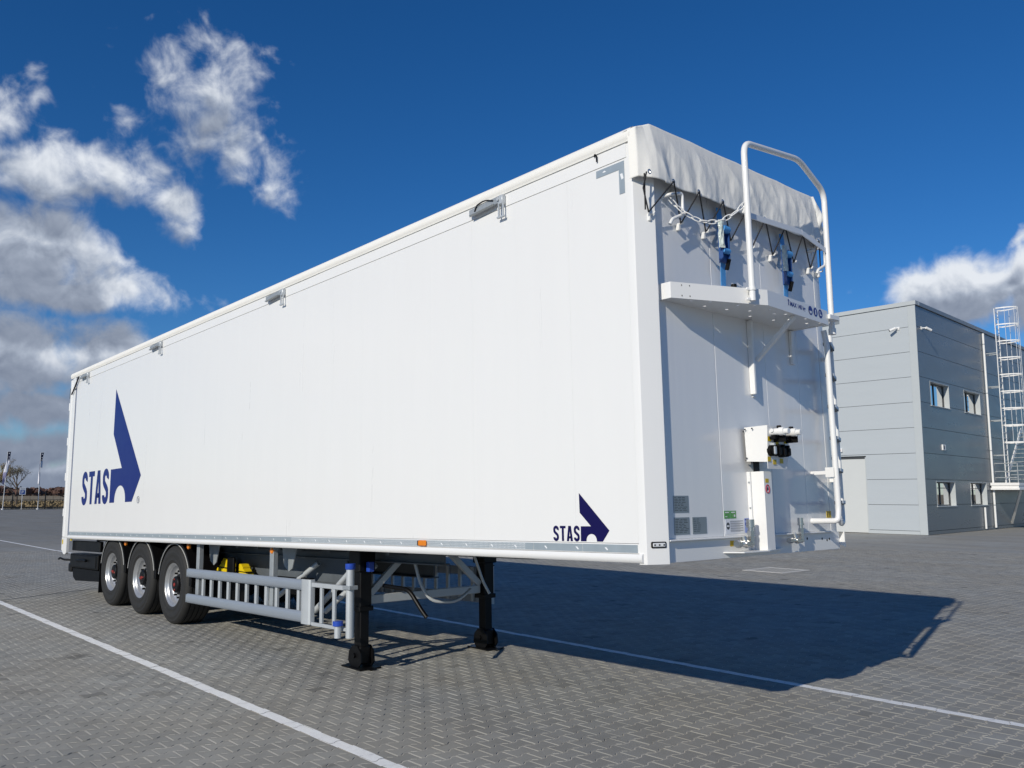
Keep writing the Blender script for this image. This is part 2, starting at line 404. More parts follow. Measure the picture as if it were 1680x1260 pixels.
def text_mesh(txt, size):
    cu = bpy.data.curves.new('txt', 'FONT'); cu.body = txt; cu.size = size; cu.resolution_u = 3; cu.offset = size * .02
    o = bpy.data.objects.new('txt', cu); COL.objects.link(o)
    dp = bpy.context.evaluated_depsgraph_get(); me = o.evaluated_get(dp).to_mesh()
    vs = [v.co.copy() for v in me.vertices]; fs = [tuple(p.vertices) for p in me.polygons]
    o.evaluated_get(dp).to_mesh_clear(); bpy.data.objects.remove(o); bpy.data.curves.remove(cu)
    return vs, fs

# ------------------------------------------------------------------ ground, paving
GX0 = -101.0
gy = MB(); gy.quad((GX0, -140, -.014), (120, -140, -.014), (120, 160, -.014), (GX0, 160, -.014))
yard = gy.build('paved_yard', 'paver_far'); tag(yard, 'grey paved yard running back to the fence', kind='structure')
gt = MB(); gt.add([(-3000, -3000, -.10), (3000, -3000, -.10), (3000, 3000, -.10), (-3000, 3000, -.10)], [(0, 1, 2, 3)])
field = gt.build('field', 'dry_field'); tag(field, kind='structure')

PL, PW, PA = .200, .139, .013             # double-T paving stone
def half_w(y, c):
    ay = abs(y)
    if ay > .066: w = PW / 2 + PA
    elif ay < .034: w = PW / 2 - PA
    else: w = PW / 2 - PA + 2 * PA * (ay - .034) / .032
    return w - c - .0016
def paver_poly(c):
    ys = [-(PL / 2 - c), -.066, -.034, .034, .066, PL / 2 - c]
    return [(half_w(y, c), y) for y in ys] + [(-half_w(y, c), y) for y in ys[::-1]]
outer = np.array(paver_poly(.0022)); inner = np.array(paver_poly(.0075))
PZ = .0
pv0 = np.concatenate([np.c_[outer, np.full(12, -.0085)], np.c_[outer * .985 + inner * .015, np.full(12, -.0050)], np.c_[inner, np.zeros(12)]])
pfaces = [tuple(range(24, 36))] + [(12 + i, 12 + (i + 1) % 12, 24 + (i + 1) % 12, 24 + i) for i in range(12)]
pv0 = pv0[12:]; pfaces = [tuple(i - 12 for i in f) for f in pfaces]
rng = np.random.RandomState(3)
stones = []
cx, cy = CAM_POS.x, CAM_POS.y
yaw = math.atan2(cam_f.y, cam_f.x)
for i in range(int(-28 / PW), int(28 / PW)):
    x = i * PW
    for j in range(int(-18 / PL), int(27 / PL)):
        y = (j + (.5 if i % 2 else 0)) * PL
        dx, dy = x - cx, y - cy; d2 = dx * dx + dy * dy
        if d2 > 30.5 ** 2 or d2 < 1.2: continue
        a = (math.atan2(dy, dx) - yaw + math.pi) % (2 * math.pi) - math.pi
        if abs(a) > R(50): continue
        stones.append((d2, x, y))
stones.sort()
def in_view(x, y, z):
    d = Vector((x, y, z)) - CAM_POS; f = d.dot(cam_f)
    if f < .2: return False
    px = 512 + 854.4 * d.dot(cam_r) / f; py = 384 - 854.4 * d.dot(cam_u) / f
    return -8 < px < 1032 and py < 776
N = len(stones)
xs = np.array([s[1] for s in stones]); ys = np.array([s[2] for s in stones])
hz = rng.normal(0, .0009, N); tx = rng.normal(0, .0045, N); ty = rng.normal(0, .0045, N)
tone = 1 + rng.normal(0, .058, N); dk = rng.rand(N) < .012; tone[dk] *= .70 + .15 * rng.rand(dk.sum()); tone = np.clip(tone, .6, 1.2)
sep_idx = []; rest = []
for k in range(N):
    if len(sep_idx) < 300 and in_view(xs[k], ys[k], 0): sep_idx.append(k)
    else: rest.append(k)
def stone_verts(k, at=True):
    v = pv0.copy(); v[:, 2] += hz[k] + v[:, 0] * tx[k] + v[:, 1] * ty[k]
    if at: v[:, 0] += xs[k]; v[:, 1] += ys[k]
    return v
rest = np.array(rest)
V = np.repeat(pv0[None], len(rest), 0)
V[:, :, 2] += hz[rest, None] + pv0[None, :, 0] * tx[rest, None] + pv0[None, :, 1] * ty[rest, None]
V[:, :, 0] += xs[rest, None]; V[:, :, 1] += ys[rest, None]
F = []
for k in range(len(rest)):
    b = k * 24
    F += [tuple(i + b for i in f) for f in pfaces]
me = bpy.data.meshes.new('paver_field'); me.from_pydata(V.reshape(-1, 3).tolist(), [], F)
at = me.attributes.new('tone', 'FLOAT', 'POINT'); at.data.foreach_set('value', np.repeat(tone[rest], 24).astype(np.float32))
me.materials.append(M['paver']); pf = bpy.data.objects.new('paver_field', me); COL.objects.link(pf); pf.parent = yard; tag(pf, kind='stuff')
variants = []
for q in range(14):
    mv = bpy.data.meshes.new('paver'); mv.from_pydata(pv0.tolist(), [], pfaces)
    a_ = mv.attributes.new('tone', 'FLOAT', 'POINT'); tv = 1 + (q - 6.5) * .018
    if q == 13: tv = .74
    a_.data.foreach_set('value', np.full(24, tv, np.float32)); mv.materials.append(M['paver']); variants.append(mv)
for k in sep_idx:
    q = 13 if dk[k] else int(np.clip(round((tone[k] - 1) / .018 + 6.5), 0, 12))
    o = bpy.data.objects.new('paver', variants[q]); COL.objects.link(o); o.parent = yard
    o.location = (xs[k], ys[k], hz[k]); o.rotation_euler = (ty[k], -tx[k], 0)
# * math.cos(yaw + t), cy + 24 * math.sin(yaw + t), -.0046) for t in (R(-46), R(-23), 0, R(23), R(46))] + [(cx - 1.5 * math.cos(yaw), cy - 1.5 * math.sin(yaw), -.0046)], [(5, 0, 1, 2, 3, 4)])
# sand bed exactly under the stones laid one by one
arc = [R(-50.2 + i * 100.4 / 40) for i in range(41)]
sb = MB(); pts = [(cx + 30.4 * math.cos(yaw + t), cy + 30.4 * math.sin(yaw + t), -.0046) for t in arc] + [(cx + 1.0 * math.cos(yaw + t), cy + 1.0 * math.sin(yaw + t), -.0046) for t in arc[::-1]]
sb.add(pts, [(i, i + 1, 80 - i, 81 - i) for i in range(40)][:40])
sb.build('joint_sand', 'joint_sand', yard)

# painted bay lines: paint lies on the stones, the joints stay open
LW = .056
def painted(y0, x_from, x_to, name):
    m = MB()
    for k in range(N):
        if abs(ys[k] - y0) > PL / 2 + LW or not (x_from < xs[k] < x_to): continue
        wob = .003 * math.sin(xs[k] * 9.1 + y0)
        lo = max(y0 - LW + wob - ys[k], -(PL / 2 - .0008)); hi = min(y0 + LW + wob - ys[k], PL / 2 - .0008)
        if hi - lo < .006: continue
        br = sorted({lo, hi} | {b for b in (-.066, -.034, .034, .066) if lo < b < hi})
        poly = [(half_w(b, -.0008), b) for b in br] + [(-half_w(b, -.0008), b) for b in br[::-1]]
        m.add([(xs[k] + p, ys[k] + q_, hz[k] + p * tx[k] + q_ * ty[k] + .0022) for p, q_ in poly], [tuple(range(len(poly)))])
    # beyond the stones laid one by one
    for i in range(int((x_to - x_from) / .5)):
        a = x_from + i * .5; b = a + .5; xm = (a + b) / 2
        d = math.hypot(xm - cx, y0 - cy); an = (math.atan2(y0 - cy, xm - cx) - yaw + math.pi) % (2 * math.pi) - math.pi
        if d > 30.6 or abs(an) > R(50.2): m.quad((a, y0 - LW, -.006), (b, y0 - LW, -.006), (b, y0 + LW, -.006), (a, y0 + LW, -.006))
    o = m.build(name, 'line_paint'); tag(o, kind='structure'); return o
painted(-1.15, -24.9, 14, 'bay_line'); painted(3.05, -60, 20, 'bay_line')
m = MB(); m.quad((-25.06, -60, -.006), (-24.95, -60, -.006), (-24.95, 60, -.006), (-25.06, 60, -.006)); tag(m.build('bay_line', 'line_paint'), kind='structure')

# slot drain, manhole, concrete pad
m = MB()
a = Vector((-12.3, -2.3, 0)); b = Vector((-14.2, 1.5, 0)); d = (b - a).normalized(); s_ = Vector((-d.y, d.x, 0))
m.add([a + s_ * .018 + Vector((0, 0, .003)), a - s_ * .018 + Vector((0, 0, .003)), b - s_ * .018 + Vector((0, 0, .003)), b + s_ * .018 + Vector((0, 0, .003))], [(0, 1, 2, 3)])
tag(m.build('expansion_joint', 'black_plastic'), kind='structure')
mh = empty('manhole_cover', (-7.45, 13.75, 0)); tag(mh, 'square grey manhole cover with pale frame in paving beyond trailer front', 'manhole cover')
m = MB()
for (x0, x1, y0, y1) in ((-7.98, -6.92, 13.20, 13.30), (-7.98, -6.92, 14.30, 14.40), (-7.98, -7.88, 13.30, 14.30), (-7.02, -6.92, 13.30, 14.30)): m.box(x0, x1, y0, y1, -.02, .006, .003)
m.build('frame', 'concrete_light', mh)
m = MB(); m.box(-7.87, -7.03, 13.31, 14.29, -.02, .003, .002)
for i in range(6):
    for j in range(6): m.box(-7.80 + i * .13, -7.74 + i * .13, 13.40 + j * .14, 13.46 + j * .14, .003, .007)
m.build('lid', 'iron_grey', mh)

# ------------------------------------------------------------------ the trailer
TH, ZB, L, W, HB = .0270, 1.3442, 13.70, 2.54, 3.03
BODY = Matrix(((math.cos(TH), 0, -math.sin(TH), 0), (0, 1, 0, 0), (math.sin(TH), 0, math.cos(TH), ZB), (0, 0, 0, 1)))
tr = empty('semi_trailer', (-6.8, W / 2, 0))
tag(tr, 'long white moving-floor semi-trailer with navy arrow logos parked on its landing legs', 'trailer')
B = lambda: MB(BODY)
def mirror(y): return W - y
def nside(poly, y0, y1, m=None):                       # polygon in (x, z), extruded in y
    m = m or B(); return m.prism(poly, lambda p, q, d: (p, d, q), y0, y1)
def nfront(poly, x0, x1, m=None):                      # polygon in (y, z), extruded in x
    m = m or B(); return m.prism(poly, lambda p, q, d: (d, p, q), x0, x1)

# core box that carries the panels, kept just behind them
m = B(); m.box(-L + .34, -.13, .035, W - .035, .02, 2.95); m.build('inner_body', 'white_paint', tr)
m = B(); m.box(-L + .02, -.06, .06, W - .06, -.012, .02); m.build('floor', 'floor_dark', tr)

# side panels, each one its own plank
NP = 23; px0, px1 = -13.33, -.125
for side in (0, 1):
    for k in range(NP):
        a = px0 + (px1 - px0) * k / NP; b_ = px0 + (px1 - px0) * (k + 1) / NP
        y0 = 0.0 + random.uniform(-.0002, .0002)
        m = B()
        if side == 0: m.box(a + .0002, b_ - .0002, y0, .034, .108, 2.815, .0004)
        else: m.box(a + .0008, b_ - .0008, W - .034, W - y0, .108, 2.815, .0018)
        m.build('side_panel', 'white_panel', tr)
for side in (0, 1):
    f = (lambda y: y) if side == 0 else mirror
    # upper rail with its two grooves
    m = B(); m.box(-13.33, -.105, f(-.004), f(.034), 2.818, 2.930, .0015); m.build('upper_rail', 'white_paint', tr)
    # lower rail: tape band and rounded nose below it
    m = B(); m.box(-13.33, -.125, f(-.003), f(.034), .040, .105, .003); each(m, 'tape_band', 'white_paint', tr)
    prof = [(-.012, .038), (-.020, .026), (-.022, .010), (-.018, -.008), (-.006, -.020), (.034, -.022), (.034, .038)]
    m = B(); m.prism([(p, q) for p, q in prof], lambda p, q, d: (d, f(p), q), -13.34, -.085); m.build('lower_rail', 'white_paint', tr, 40)
    # front corner post (chamfered), with return to the wall
    prof = [(-.125, .001), (-.072, .0), (-.060, .004), (.012, .128), (.018, .140), (.014, .150), (-.05, .152), (-.125, .10)]
    if side: prof = [(-.125, .001), (-.075, .0), (-.060, .004), (-.030, .030), (-.0165, .060), (-.0165, .150), (-.05, .152), (-.125, .10)]
    m = B(); m.prism(prof, lambda p, q, d: (p, f(q), d), -.030, 2.975); m.build('corner_post', 'white_paint', tr, 25)
    # rear post: frame, gasket and door edge
    m = B(); m.box(-13.46, -13.407, f(-.010), f(.05), .0, 2.93, .006); m.build('rear_frame', 'white_paint', tr)
    m = B(); m.box(-13.405, -13.335, f(.006), f(.04), .0, 2.93); m.build('gasket', 'grey_seal', tr)
    m = B(); m.box(-13.60, -13.465, f(-.004), f(.05), .0, 2.93, .006); m.build('rear_post', 'white_paint', tr)
    m = B(); m.box(-13.70, -13.605, f(-.015), f(.06), .0, 2.90, .012); m.build('door_edge', 'white_paint', tr)
    m = nside([(-13.70, -.002), (-13.385, -.002), (-13.385, -.27), (-13.46, -.30), (-13.56, -.30), (-13.70, -.22)], f(-.012), f(.03)); m.build('rear_plate', 'white_paint', tr)
    if side == 0:
        m = B(); m.box(-13.66, -13.60, -.016, -.012, -.12, -.04); m.build('side_reflector', 'yellow_label', tr)
        m = B()
        for z in (.45, 1.1, 1.75, 2.4): m.tube([(-13.715, -.004, z - .07), (-13.715, -.004, z + .07)], .016, 10)
        each(m, 'hinge', 'white_paint', tr, 40)
        m = B(); m.box(-13.712, -13.69, -.02, .01, 2.55, 2.75, .004); m.build('door_hook', 'black_steel', tr)
# rear doors, seen only edge-on
for k in (0, 1):
    m = B(); m.box(-13.69, -13.62, .07 + k * 1.205, 1.265 + k * 1.205, .02, 2.90, .008); m.build('rear_door', 'white_panel', tr)

# reflective contour tape: strip, corner angle, fleck marks, middle lozenge weave
m = B()
for k in range(26):
    a = -13.32 + k * .5073; m.box(a + .002, a + .5053, -.0058, -.0032, .046, .098)
each(m, 'contour_tape', 'tape', tr)
m = nside([(-.395, 2.745), (-.395, 2.800), (-.128, 2.800), (-.128, 2.560), (-.178, 2.560), (-.178, 2.745)], -.0030, -.0008); m.build('corner_tape', 'tape', tr)
m = B()
for k in range(42):
    x = -13.2 + k * .312 + .02 * math.sin(k * 2.1)
    m.add([(x, -.0064, .078), (x + .018, -.0064, .078), (x + .034, -.0064, .060), (x + .022, -.0064, .058)], [(0, 1, 2, 3)])
m.add([(-.335, -.0034, 2.772), (-.315, -.0034, 2.782), (-.295, -.0034, 2.770), (-.315, -.0034, 2.768)], [(0, 1, 2, 3)])
m.add([(-.168, -.0034, 2.71), (-.145, -.0034, 2.71), (-.135, -.0034, 2.67), (-.155, -.0034, 2.665)], [(0, 1, 2, 3)])
tag(m.build('tape_mark', 'tape_mark', tr), kind='stuff')
m = B()
for k in range(240):
    x = -4.95 + k * .0155
    for z in (.049, .062, .075, .088):
        m.add([(x, -.0063, z), (x + .006, -.0063, z), (x + .0105, -.0063, z + .0075), (x + .0045, -.0063, z + .0075)], [(0, 1, 2, 3)])
o = m.build('tape_weave', 'tape_mark', tr); tag(o, kind='stuff')

# side marker lamps
m = B(); m.box(-2.60, -2.49, -.030, -.004, .046, .098, .010); o = m.build('marker_lamp', 'orange_lens', tr)
m = B(); m.box(-2.625, -2.602, -.018, -.004, .050, .094, .004); m.build('lamp_body', 'black_plastic', o)
for x in (-8.03, -5.59, -10.55):
    m = B(); m.lathe([(0.0, -.02), (.030, -.02), (.036, -.012), (.036, .01), (.0, .01)], (x, .10, -.065), 'Y', 16); o = m.build('marker_lamp', 'orange_lens', tr, 30)
    m = B(); m.box(x - .03, x + .03, .112, .125, -.10, -.01); m.build('bracket', 'black_plastic', o)

# ---- logos
def stroke(path, t, fn, m):
    n = len(path); L_, R_ = [], []
    for i in range(n):
        a = path[max(i - 1, 0)]; b = path[min(i + 1, n - 1)]
        d = Vector((b[0] - a[0], b[1] - a[1])).normalized(); nx, ny = -d.y * t / 2, d.x * t / 2
        L_.append((path[i][0] + nx, path[i][1] + ny)); R_.append((path[i][0] - nx, path[i][1] - ny))
    vs = [fn(*p) for p in L_] + [fn(*p) for p in R_]
    m.add(vs, [(i, i + 1, n + i + 1, n + i) for i in range(n - 1)])
def logo_letter(ch, x, z, w, h, y, m):
    A_ = w / h; fn = lambda p, q: (x + p * h, y, z + q * h)     # p in 0..A_
    t = .365 * A_
    if ch == 'T':
        for poly in ([(0, .84), (A_, .84), (A_, 1), (0, 1)], [(A_ / 2 - t / 2, 0), (A_ / 2 + t / 2, 0), (A_ / 2 + t / 2, .84), (A_ / 2 - t / 2, .84)]):
            m.add([fn(*p) for p in poly], [(0, 1, 2, 3)])
    if ch == 'A':
        k = t * .98; c = A_ / 2
        for poly in ([(-.02, 0), (k, 0), (c + .01, .80), (c + .01, 1), (c - t * .62, 1)], [(A_ + .02, 0), (A_ - k, 0), (c - .01, .80), (c - .01, 1), (c + t * .62, 1)], [(k * .75, .18), (A_ - k * .75, .18), (A_ - k * .95, .32), (k * .95, .32)]):
            m.add([fn(*p) for p in poly], [tuple(range(len(poly)))])
    if ch == 'S':
        rx = A_ / 2 - t / 2; path = []; cx_ = A_ / 2; ry = .165
        for a in range(-18, 200, 12): path.append((cx_ + rx * math.cos(R(a)), .755 + (ry if a < 180 else ry) * math.sin(R(a)) if a > 0 else .755 + .10 * math.sin(R(a))))
        for k in range(1, 8):
            u = k / 8; path.append((cx_ - rx * math.cos(math.pi * u) * 1.0, .68 - .36 * u + .0))
        for a in range(0, -200, -12): path.append((cx_ + rx * math.cos(R(a)), .245 + (ry * math.sin(R(a)) if a > -180 else .10 * -math.sin(R(a)) * -1 * -1)))
        stroke(path, t, fn, m)
def logo(arrow, arch, letters, y, mat, name):
    # body of the arrow with the arched cut-out
    (c0, r0, r1, zb) = arch
    poly = list(arrow[:5])
    cut = [(c0 - r0 * math.cos(math.pi * k / 14), zb + r1 * math.sin(math.pi * k / 14) ** .85) for k in range(15)]
    poly += cut + list(arrow[5:])
    m = B(); m.prism(poly, lambda p, q, d: (p, d, q), y + .0010, y)
    o = m.build(name, mat, tr)
    m = B(); x, z, wtot, h = letters; lw = wtot * .216; gp = (wtot - 4 * lw) / 3
    for k, ch in enumerate('STAS'): logo_letter(ch, x + k * (lw + gp), z, lw, h, y, m)
    m.build('lettering', mat, o)
    return o
zb = .575
logo([(-11.085, 2.43), (-11.105, 1.69), (-10.62, 1.115), (-11.15, 1.115), (-11.15, zb), (-10.09, zb), (-9.735, .965)], (-10.655, .262, .265, zb), (-12.68, zb - .005, 1.45, .56), -.0022, 'navy_vinyl', 'arrow_logo')
zb = .1155
o = logo([(-.662, .457), (-.659, .317), (-.553, .221), (-.652, .221), (-.654, zb), (-.445, zb), (-.381, .192)], (-.550, .050, .052, zb), (-.932, zb - .001, .267, .109), -.0022, 'navy_small', 'arrow_logo')
# registered mark
m = B(); m.tube([(-9.80 + .05 * math.cos(t * math.pi / 12), -.0022, .60 + .05 * math.sin(t * math.pi / 12)) for t in range(24)], .006, 6, closed=True)
vs, fs = text_mesh('R', .075); m.add([(-9.822 + v.x, -.0024, .573 + v.y) for v in vs], fs); m.build('registered_mark', 'print_grey', tr)

# ---- latch brackets under the top rail
def latch(x, full=True):
    m = B(); m.add([], [])
    m.bar((x - .44, -.035, 2.865), (x - .045, -.035, 2.885), .010, .062, (0, 0, 1), .003)
    m.bar((x - .41, -.050, 2.836), (x - .10, -.050, 2.853), .034, .010, (0, 0, 1), .002)
    p = m.build('latch', 'galvanised', tr)
    m = B(); m.box(x - .05, x - .002, -.046, -.004, 2.835, 2.915, .006); m.tube([(x - .055, -.052, 2.885), (x - .055, -.012, 2.885)], .016, 10); m.build('hinge_block', 'aluminium', p, 40)
    m = B(); m.box(x - .062, x - .050, -.042, -.030, 2.735, 2.86); m.box(x - .008, x + .002, -.042, -.030, 2.735, 2.86); m.box(x - .075, x + .012, -.046, -.026, 2.722, 2.735); m.build('stirrup', 'aluminium', p)
    if full: m = B(); m.tube(fillet([(x - .36, -.045, 2.86), (x - .33, -.05, 2.905), (x - .22, -.05, 2.922), (x - .12, -.045, 2.89)], .05), .006, 8); m.build('pull_cord', 'black_cord', p, 40)
for x in (-1.39, -5.21, -9.05, -12.58): latch(x, x > -2)
m = B(); m.tube(fillet([(-13.55, -.03, 2.62), (-13.42, -.03, 2.70), (-13.15, -.03, 2.90)], .05), .014, 8); m.build('corner_rope', 'black_cord', tr, 40)
m = B(); m.tube([(-.40, -.012, 2.915), (-.385, -.02, 2.925), (-.372, -.02, 2.91), (-.375, -.014, 2.865)], .006, 8); m.build('hook', 'black_steel', tr, 40)

# ---- roof cover: rolled side edges, taut top
def arcp(cy_, cz, r, a0, a1, n=8): return [(cy_ + r * math.cos(R(a0 + (a1 - a0) * k / n)), cz + r * math.sin(R(a0 + (a1 - a0) * k / n))) for k in range(n + 1)]
prof = [(.03, 2.928), (-.014, 2.930)] + arcp(.044, 2.975, .070, 215, 110, 8) + [(.35, 3.055), (.8, 3.068), (W / 2, 3.072)]
prof = prof + [(W - p, q) for p, q in prof[::-1][1:]]
NX = 70; vs = []; fs = []; n = len(prof)
for i in range(NX + 1):
    x = -13.69 + (13.638) * i / NX
    for (p, q) in prof:
        sag = .010 * math.sin(i * .9) * max(0, min(1, (p - .05) * 6)) * max(0, min(1, (W - .05 - p) * 6)); ww = .0025 * mnoise.noise(Vector((x * 1.4, p * 3, q * 9)))
        vs.append((x, p + ww, q + sag - .004 + ww))
for i in range(NX):
    for k in range(n - 1): fs.append((i * n + k, i * n + k + 1, (i + 1) * n + k + 1, (i + 1) * n + k))
fs.append(tuple(range(n)))
m = B(); m.add(vs, fs); m.build('roof_cover', 'tarp', tr, 50)

# front flap of the cover, gathered in folds between the eyelets
EY = [.002, .271, .573, .876, 1.185, 1.46, 1.765, 2.047, 2.316]
plan = [(-.062, -.026), (-.025, -.030), (.000, -.010), (.030, .060), (.052, .130), (.056, .2), (.056, 2.34), (.050, 2.41), (.0, 2.55), (-.045, 2.57)]
def plan_at(y):
    if y <= plan[0][1] + .004: return plan[0]
    for a, b in zip(plan[1:], plan[2:]):
        if a[1] <= y <= b[1]:
            t = (y - a[1]) / max(b[1] - a[1], 1e-6); return (a[0] + (b[0] - a[0]) * t, y)
    return plan[-1]
cols = [plan[0]] + [plan_at(-.03 + 2.60 * i / 360) for i in range(361)]
NZ = 34; vs = []; fs = []
for ci, (x, y) in enumerate(cols):
    near = max(math.exp(-((y - e_) / .050) ** 2) for e_ in EY)
    zbot = 2.622 + .006 * near - .006 * y + (.012 if y < .2 else 0)
    if y < .2: zbot += .02 * (1 - max(0, y) / .2) * 0
    ztop = 3.004 + .064 * min(1, max(0, (y + .03) / .15)) * min(1, max(0, (W + .03 - y) / .15)) - .006 * abs(math.sin(y * 5.2))
    vs.append((min(x, -.02) - .09, max(y, -.012) if y < .1 else min(y, W + .012), ztop + .001))
    for k in range(NZ + 1):
        t = k / NZ; z = ztop + (zbot - ztop) * t
        amp = min(1, t * 2.2) * (1 if .30 < y < 2.4 else .35 if y < .15 else .35 + (y - .15) / .15 * .65)
        yy = y + .10 * (1 - t) * math.sin(y * 2.3 + .5)
        f1 = mnoise.fractal(Vector((yy * 6.0 + .8 * t, t * .9, 3.1)), .9, 2.1, 4)
        f2 = mnoise.noise(Vector((yy * 15, t * 1.7, 9.0)))
        fold = abs(mnoise.noise(Vector((yy * 4.2 - .5 * t, t * .6, 1.7))))
        pull = -.016 * near * t * t
        bulge = .012 * math.sin(t * math.pi)
        dx = amp * (.009 * f1 + .002 * f2 + .030 * (.24 - fold)) + pull + bulge - .040 + .070 * t
        sx = min(1, max(.25, (y + .03) / .10)) if y < 2.40 else .6
        vs.append((x + dx * sx, y, z))
for ci in range(len(cols) - 1):
    for k in range(NZ + 1): a = ci * (NZ + 2) + k; fs.append((a, a + 1, a + NZ + 3, a + NZ + 2))
m = B(); m.add(vs, fs); flap = m.build('cover_flap', 'tarp', tr, 80)
sm = flap.modifiers.new('thick', 'SOLIDIFY'); sm.thickness = .003
for e_ in EY:
    m = B(); m.lathe([(.008, 0), (.010, .004), (.018, .004), (.019, 0)], (.092, e_, 2.648 - .012 * e_), 'X', 14); m.build('eyelet', 'steel_polish', flap, 40)
# elastic cord zig-zag and its hooks
HK = [.10, .433, .74, 1.067, 1.36, 1.669, 2.001, 2.275, 2.45]
path = [(.07, .0, 2.655), (.03, .006, 2.55), (.030, .055, 2.385)]
for k in range(1, 9):
    path += [(.098, EY[k], 2.648 - .012 * EY[k]), (.022, HK[k], 2.385)]
path = path[:-1] + [(.03, 2.44, 2.40)]
m = B()
for a, b in zip(path, path[1:]): m.tube([a, b], .0055, 8)
m.tube([(.04, .012, 2.655), (.022, .030, 2.40)], .0055, 8)
m.build('elastic_cord', 'black_cord', tr, 60)
for h in HK:
    m = B(); m.box(-.018, .012, h - .012, h + .012, 2.338, 2.392, .004); m.tube([(.010, h, 2.385), (.036, h + .006, 2.385), (.042, h + .010, 2.400)], .006, 8); m.build('cord_hook', 'white_paint', tr, 40)

# ---- front wall
fp = [.150, .832, 1.52, 2.02, W - .150]
for a, b in zip(fp, fp[1:]):
    m = B(); m.box(-.06, -.018 + random.uniform(-.0008, .0008), a + .0015, b - .0015, .128, 2.84, .003); m.build('front_panel', 'front_panel_paint', tr)
m = B(); m.box(-.12, -.061, .10, W - .10, .0, 2.84); m.build('front_backing', 'white_paint', tr)
m = B(); m.box(-.08, .022, .152, W - .152, .116, .128, .003); m.build('front_ledge', 'white_paint', tr)
m = B(); m.box(-.060, -.012, .152, W - .03, -.026, .114, .002); m.build('front_beam', 'white_paint', tr)
m = nside([(-.035, .02), (.035, .125), (.035, -.010)], 2.512, 2.520); m.build('gusset', 'white_paint', tr)
m = B()
for y in (1.98, 2.22, 2.30, 2.34): m.lathe([(.0, 0), (.011, 0)], (-.0115, y, .05 + .03 * ((y * 7) % 1)), 'X', 10)
each(m, 'drain_hole', 'black_steel', tr)
# clearance lamp on the chamfered post, laid along the chamfer
pd = Vector((.072, .124, 0)).normalized(); pn = Vector((pd.y, -pd.x, 0)); c = Vector((-.06, .004, .098)) + pd * .082 + pn * .004
m = B(); m.obox(c, pd, pn, Vector((0, 0, 1)), .108, .014, .042, .006); o = m.build('clearance_lamp', 'black_plastic', tr)
m = B(); m.obox(c + pn * .008, pd, pn, Vector((0, 0, 1)), .088, .012, .026, .004); m.build('lens', 'lamp_lens', o)
m = B()
for s in (-.032, 0, .032): m.obox(c + pn * .0145 + pd * s, pd, pn, Vector((0, 0, 1)), .010, .002, .010)
each(m, 'diode', 'black_plastic', o)

# bent door-bar handles and chain
def handle(y):
    m = B(); m.tube(fillet([(-.018, y - .13, 2.555), (.055, y - .13, 2.560), (.060, y + .012, 2.60), (.060, y + .012, 2.44), (.060, y - .12, 2.375), (.055, y - .14, 2.335)], .03), .0125, 10)
    m.box(-.018, .03, y - .03, y + .0, 2.60, 2.635, .004); m.build('bar_handle', 'white_paint', tr, 50)
handle(.40); handle(2.46)
def chain(p0, p1, sag, n):
    p0, p1 = Vector(p0), Vector(p1); pts = []
    for i in range(n + 1):
        t = i / n; p = p0.lerp(p1, t); p.z -= sag * 4 * t * (1 - t); pts.append(p)
    for i in range(n):
        a, b = pts[i], pts[i + 1]; d = (b - a).normalized(); s = d.cross(Vector((1, 0, 0))).normalized(); s2 = d.cross(s)
        s = (s if i % 2 else s2); c = (a + b) / 2; hl = (b - a).length * .62; hw = .015
        loop = [c + d * (hl * (.55 if abs(math.cos(t)) < .99 else 1) * 0 + math.copysign(max(abs(hl * math.cos(t)), 0), math.cos(t))) + s * hw * math.sin(t) for t in [2 * math.pi * k / 14 for k in range(14)]]
        m = B(); m.tube(loop, .0046, 7, closed=True); m.build('chain_link', 'white_paint', tr, 60)
chain((.03, .29, 2.545), (.345, .785, 2.535), .165, 10)

# ---- service platform, its brace and railing
plat = [(-.018, .195), (.080, .200), (.380, .950), (.315, 1.950), (-.018, 1.950)]
m = B()
ZP0, ZP1 = 1.785, 1.900
for a, b in zip(plat, plat[1:]):
    if a[0] < 0 and b[0] < 0: continue
    d = (Vector((b[0] - a[0], b[1] - a[1], 0))).normalized(); nr = Vector((-d.y, d.x, 0))
    A_ = Vector((a[0], a[1], 0)); B_ = Vector((b[0], b[1], 0))
    m.add([A_ + Vector((0, 0, ZP0)), B_ + Vector((0, 0, ZP0)), B_ + Vector((0, 0, ZP1)), A_ + Vector((0, 0, ZP1)), A_ + nr * .006 + Vector((0, 0, ZP0)), B_ + nr * .006 + Vector((0, 0, ZP0)), B_ + nr * .006 + Vector((0, 0, ZP1)), A_ + nr * .006 + Vector((0, 0, ZP1))],
          [(0, 1, 2, 3), (7, 6, 5, 4), (3, 2, 6, 7), (0, 4, 5, 1), (1, 5, 6, 2), (0, 3, 7, 4)])
pl = m.build('platform', 'white_paint', tr)
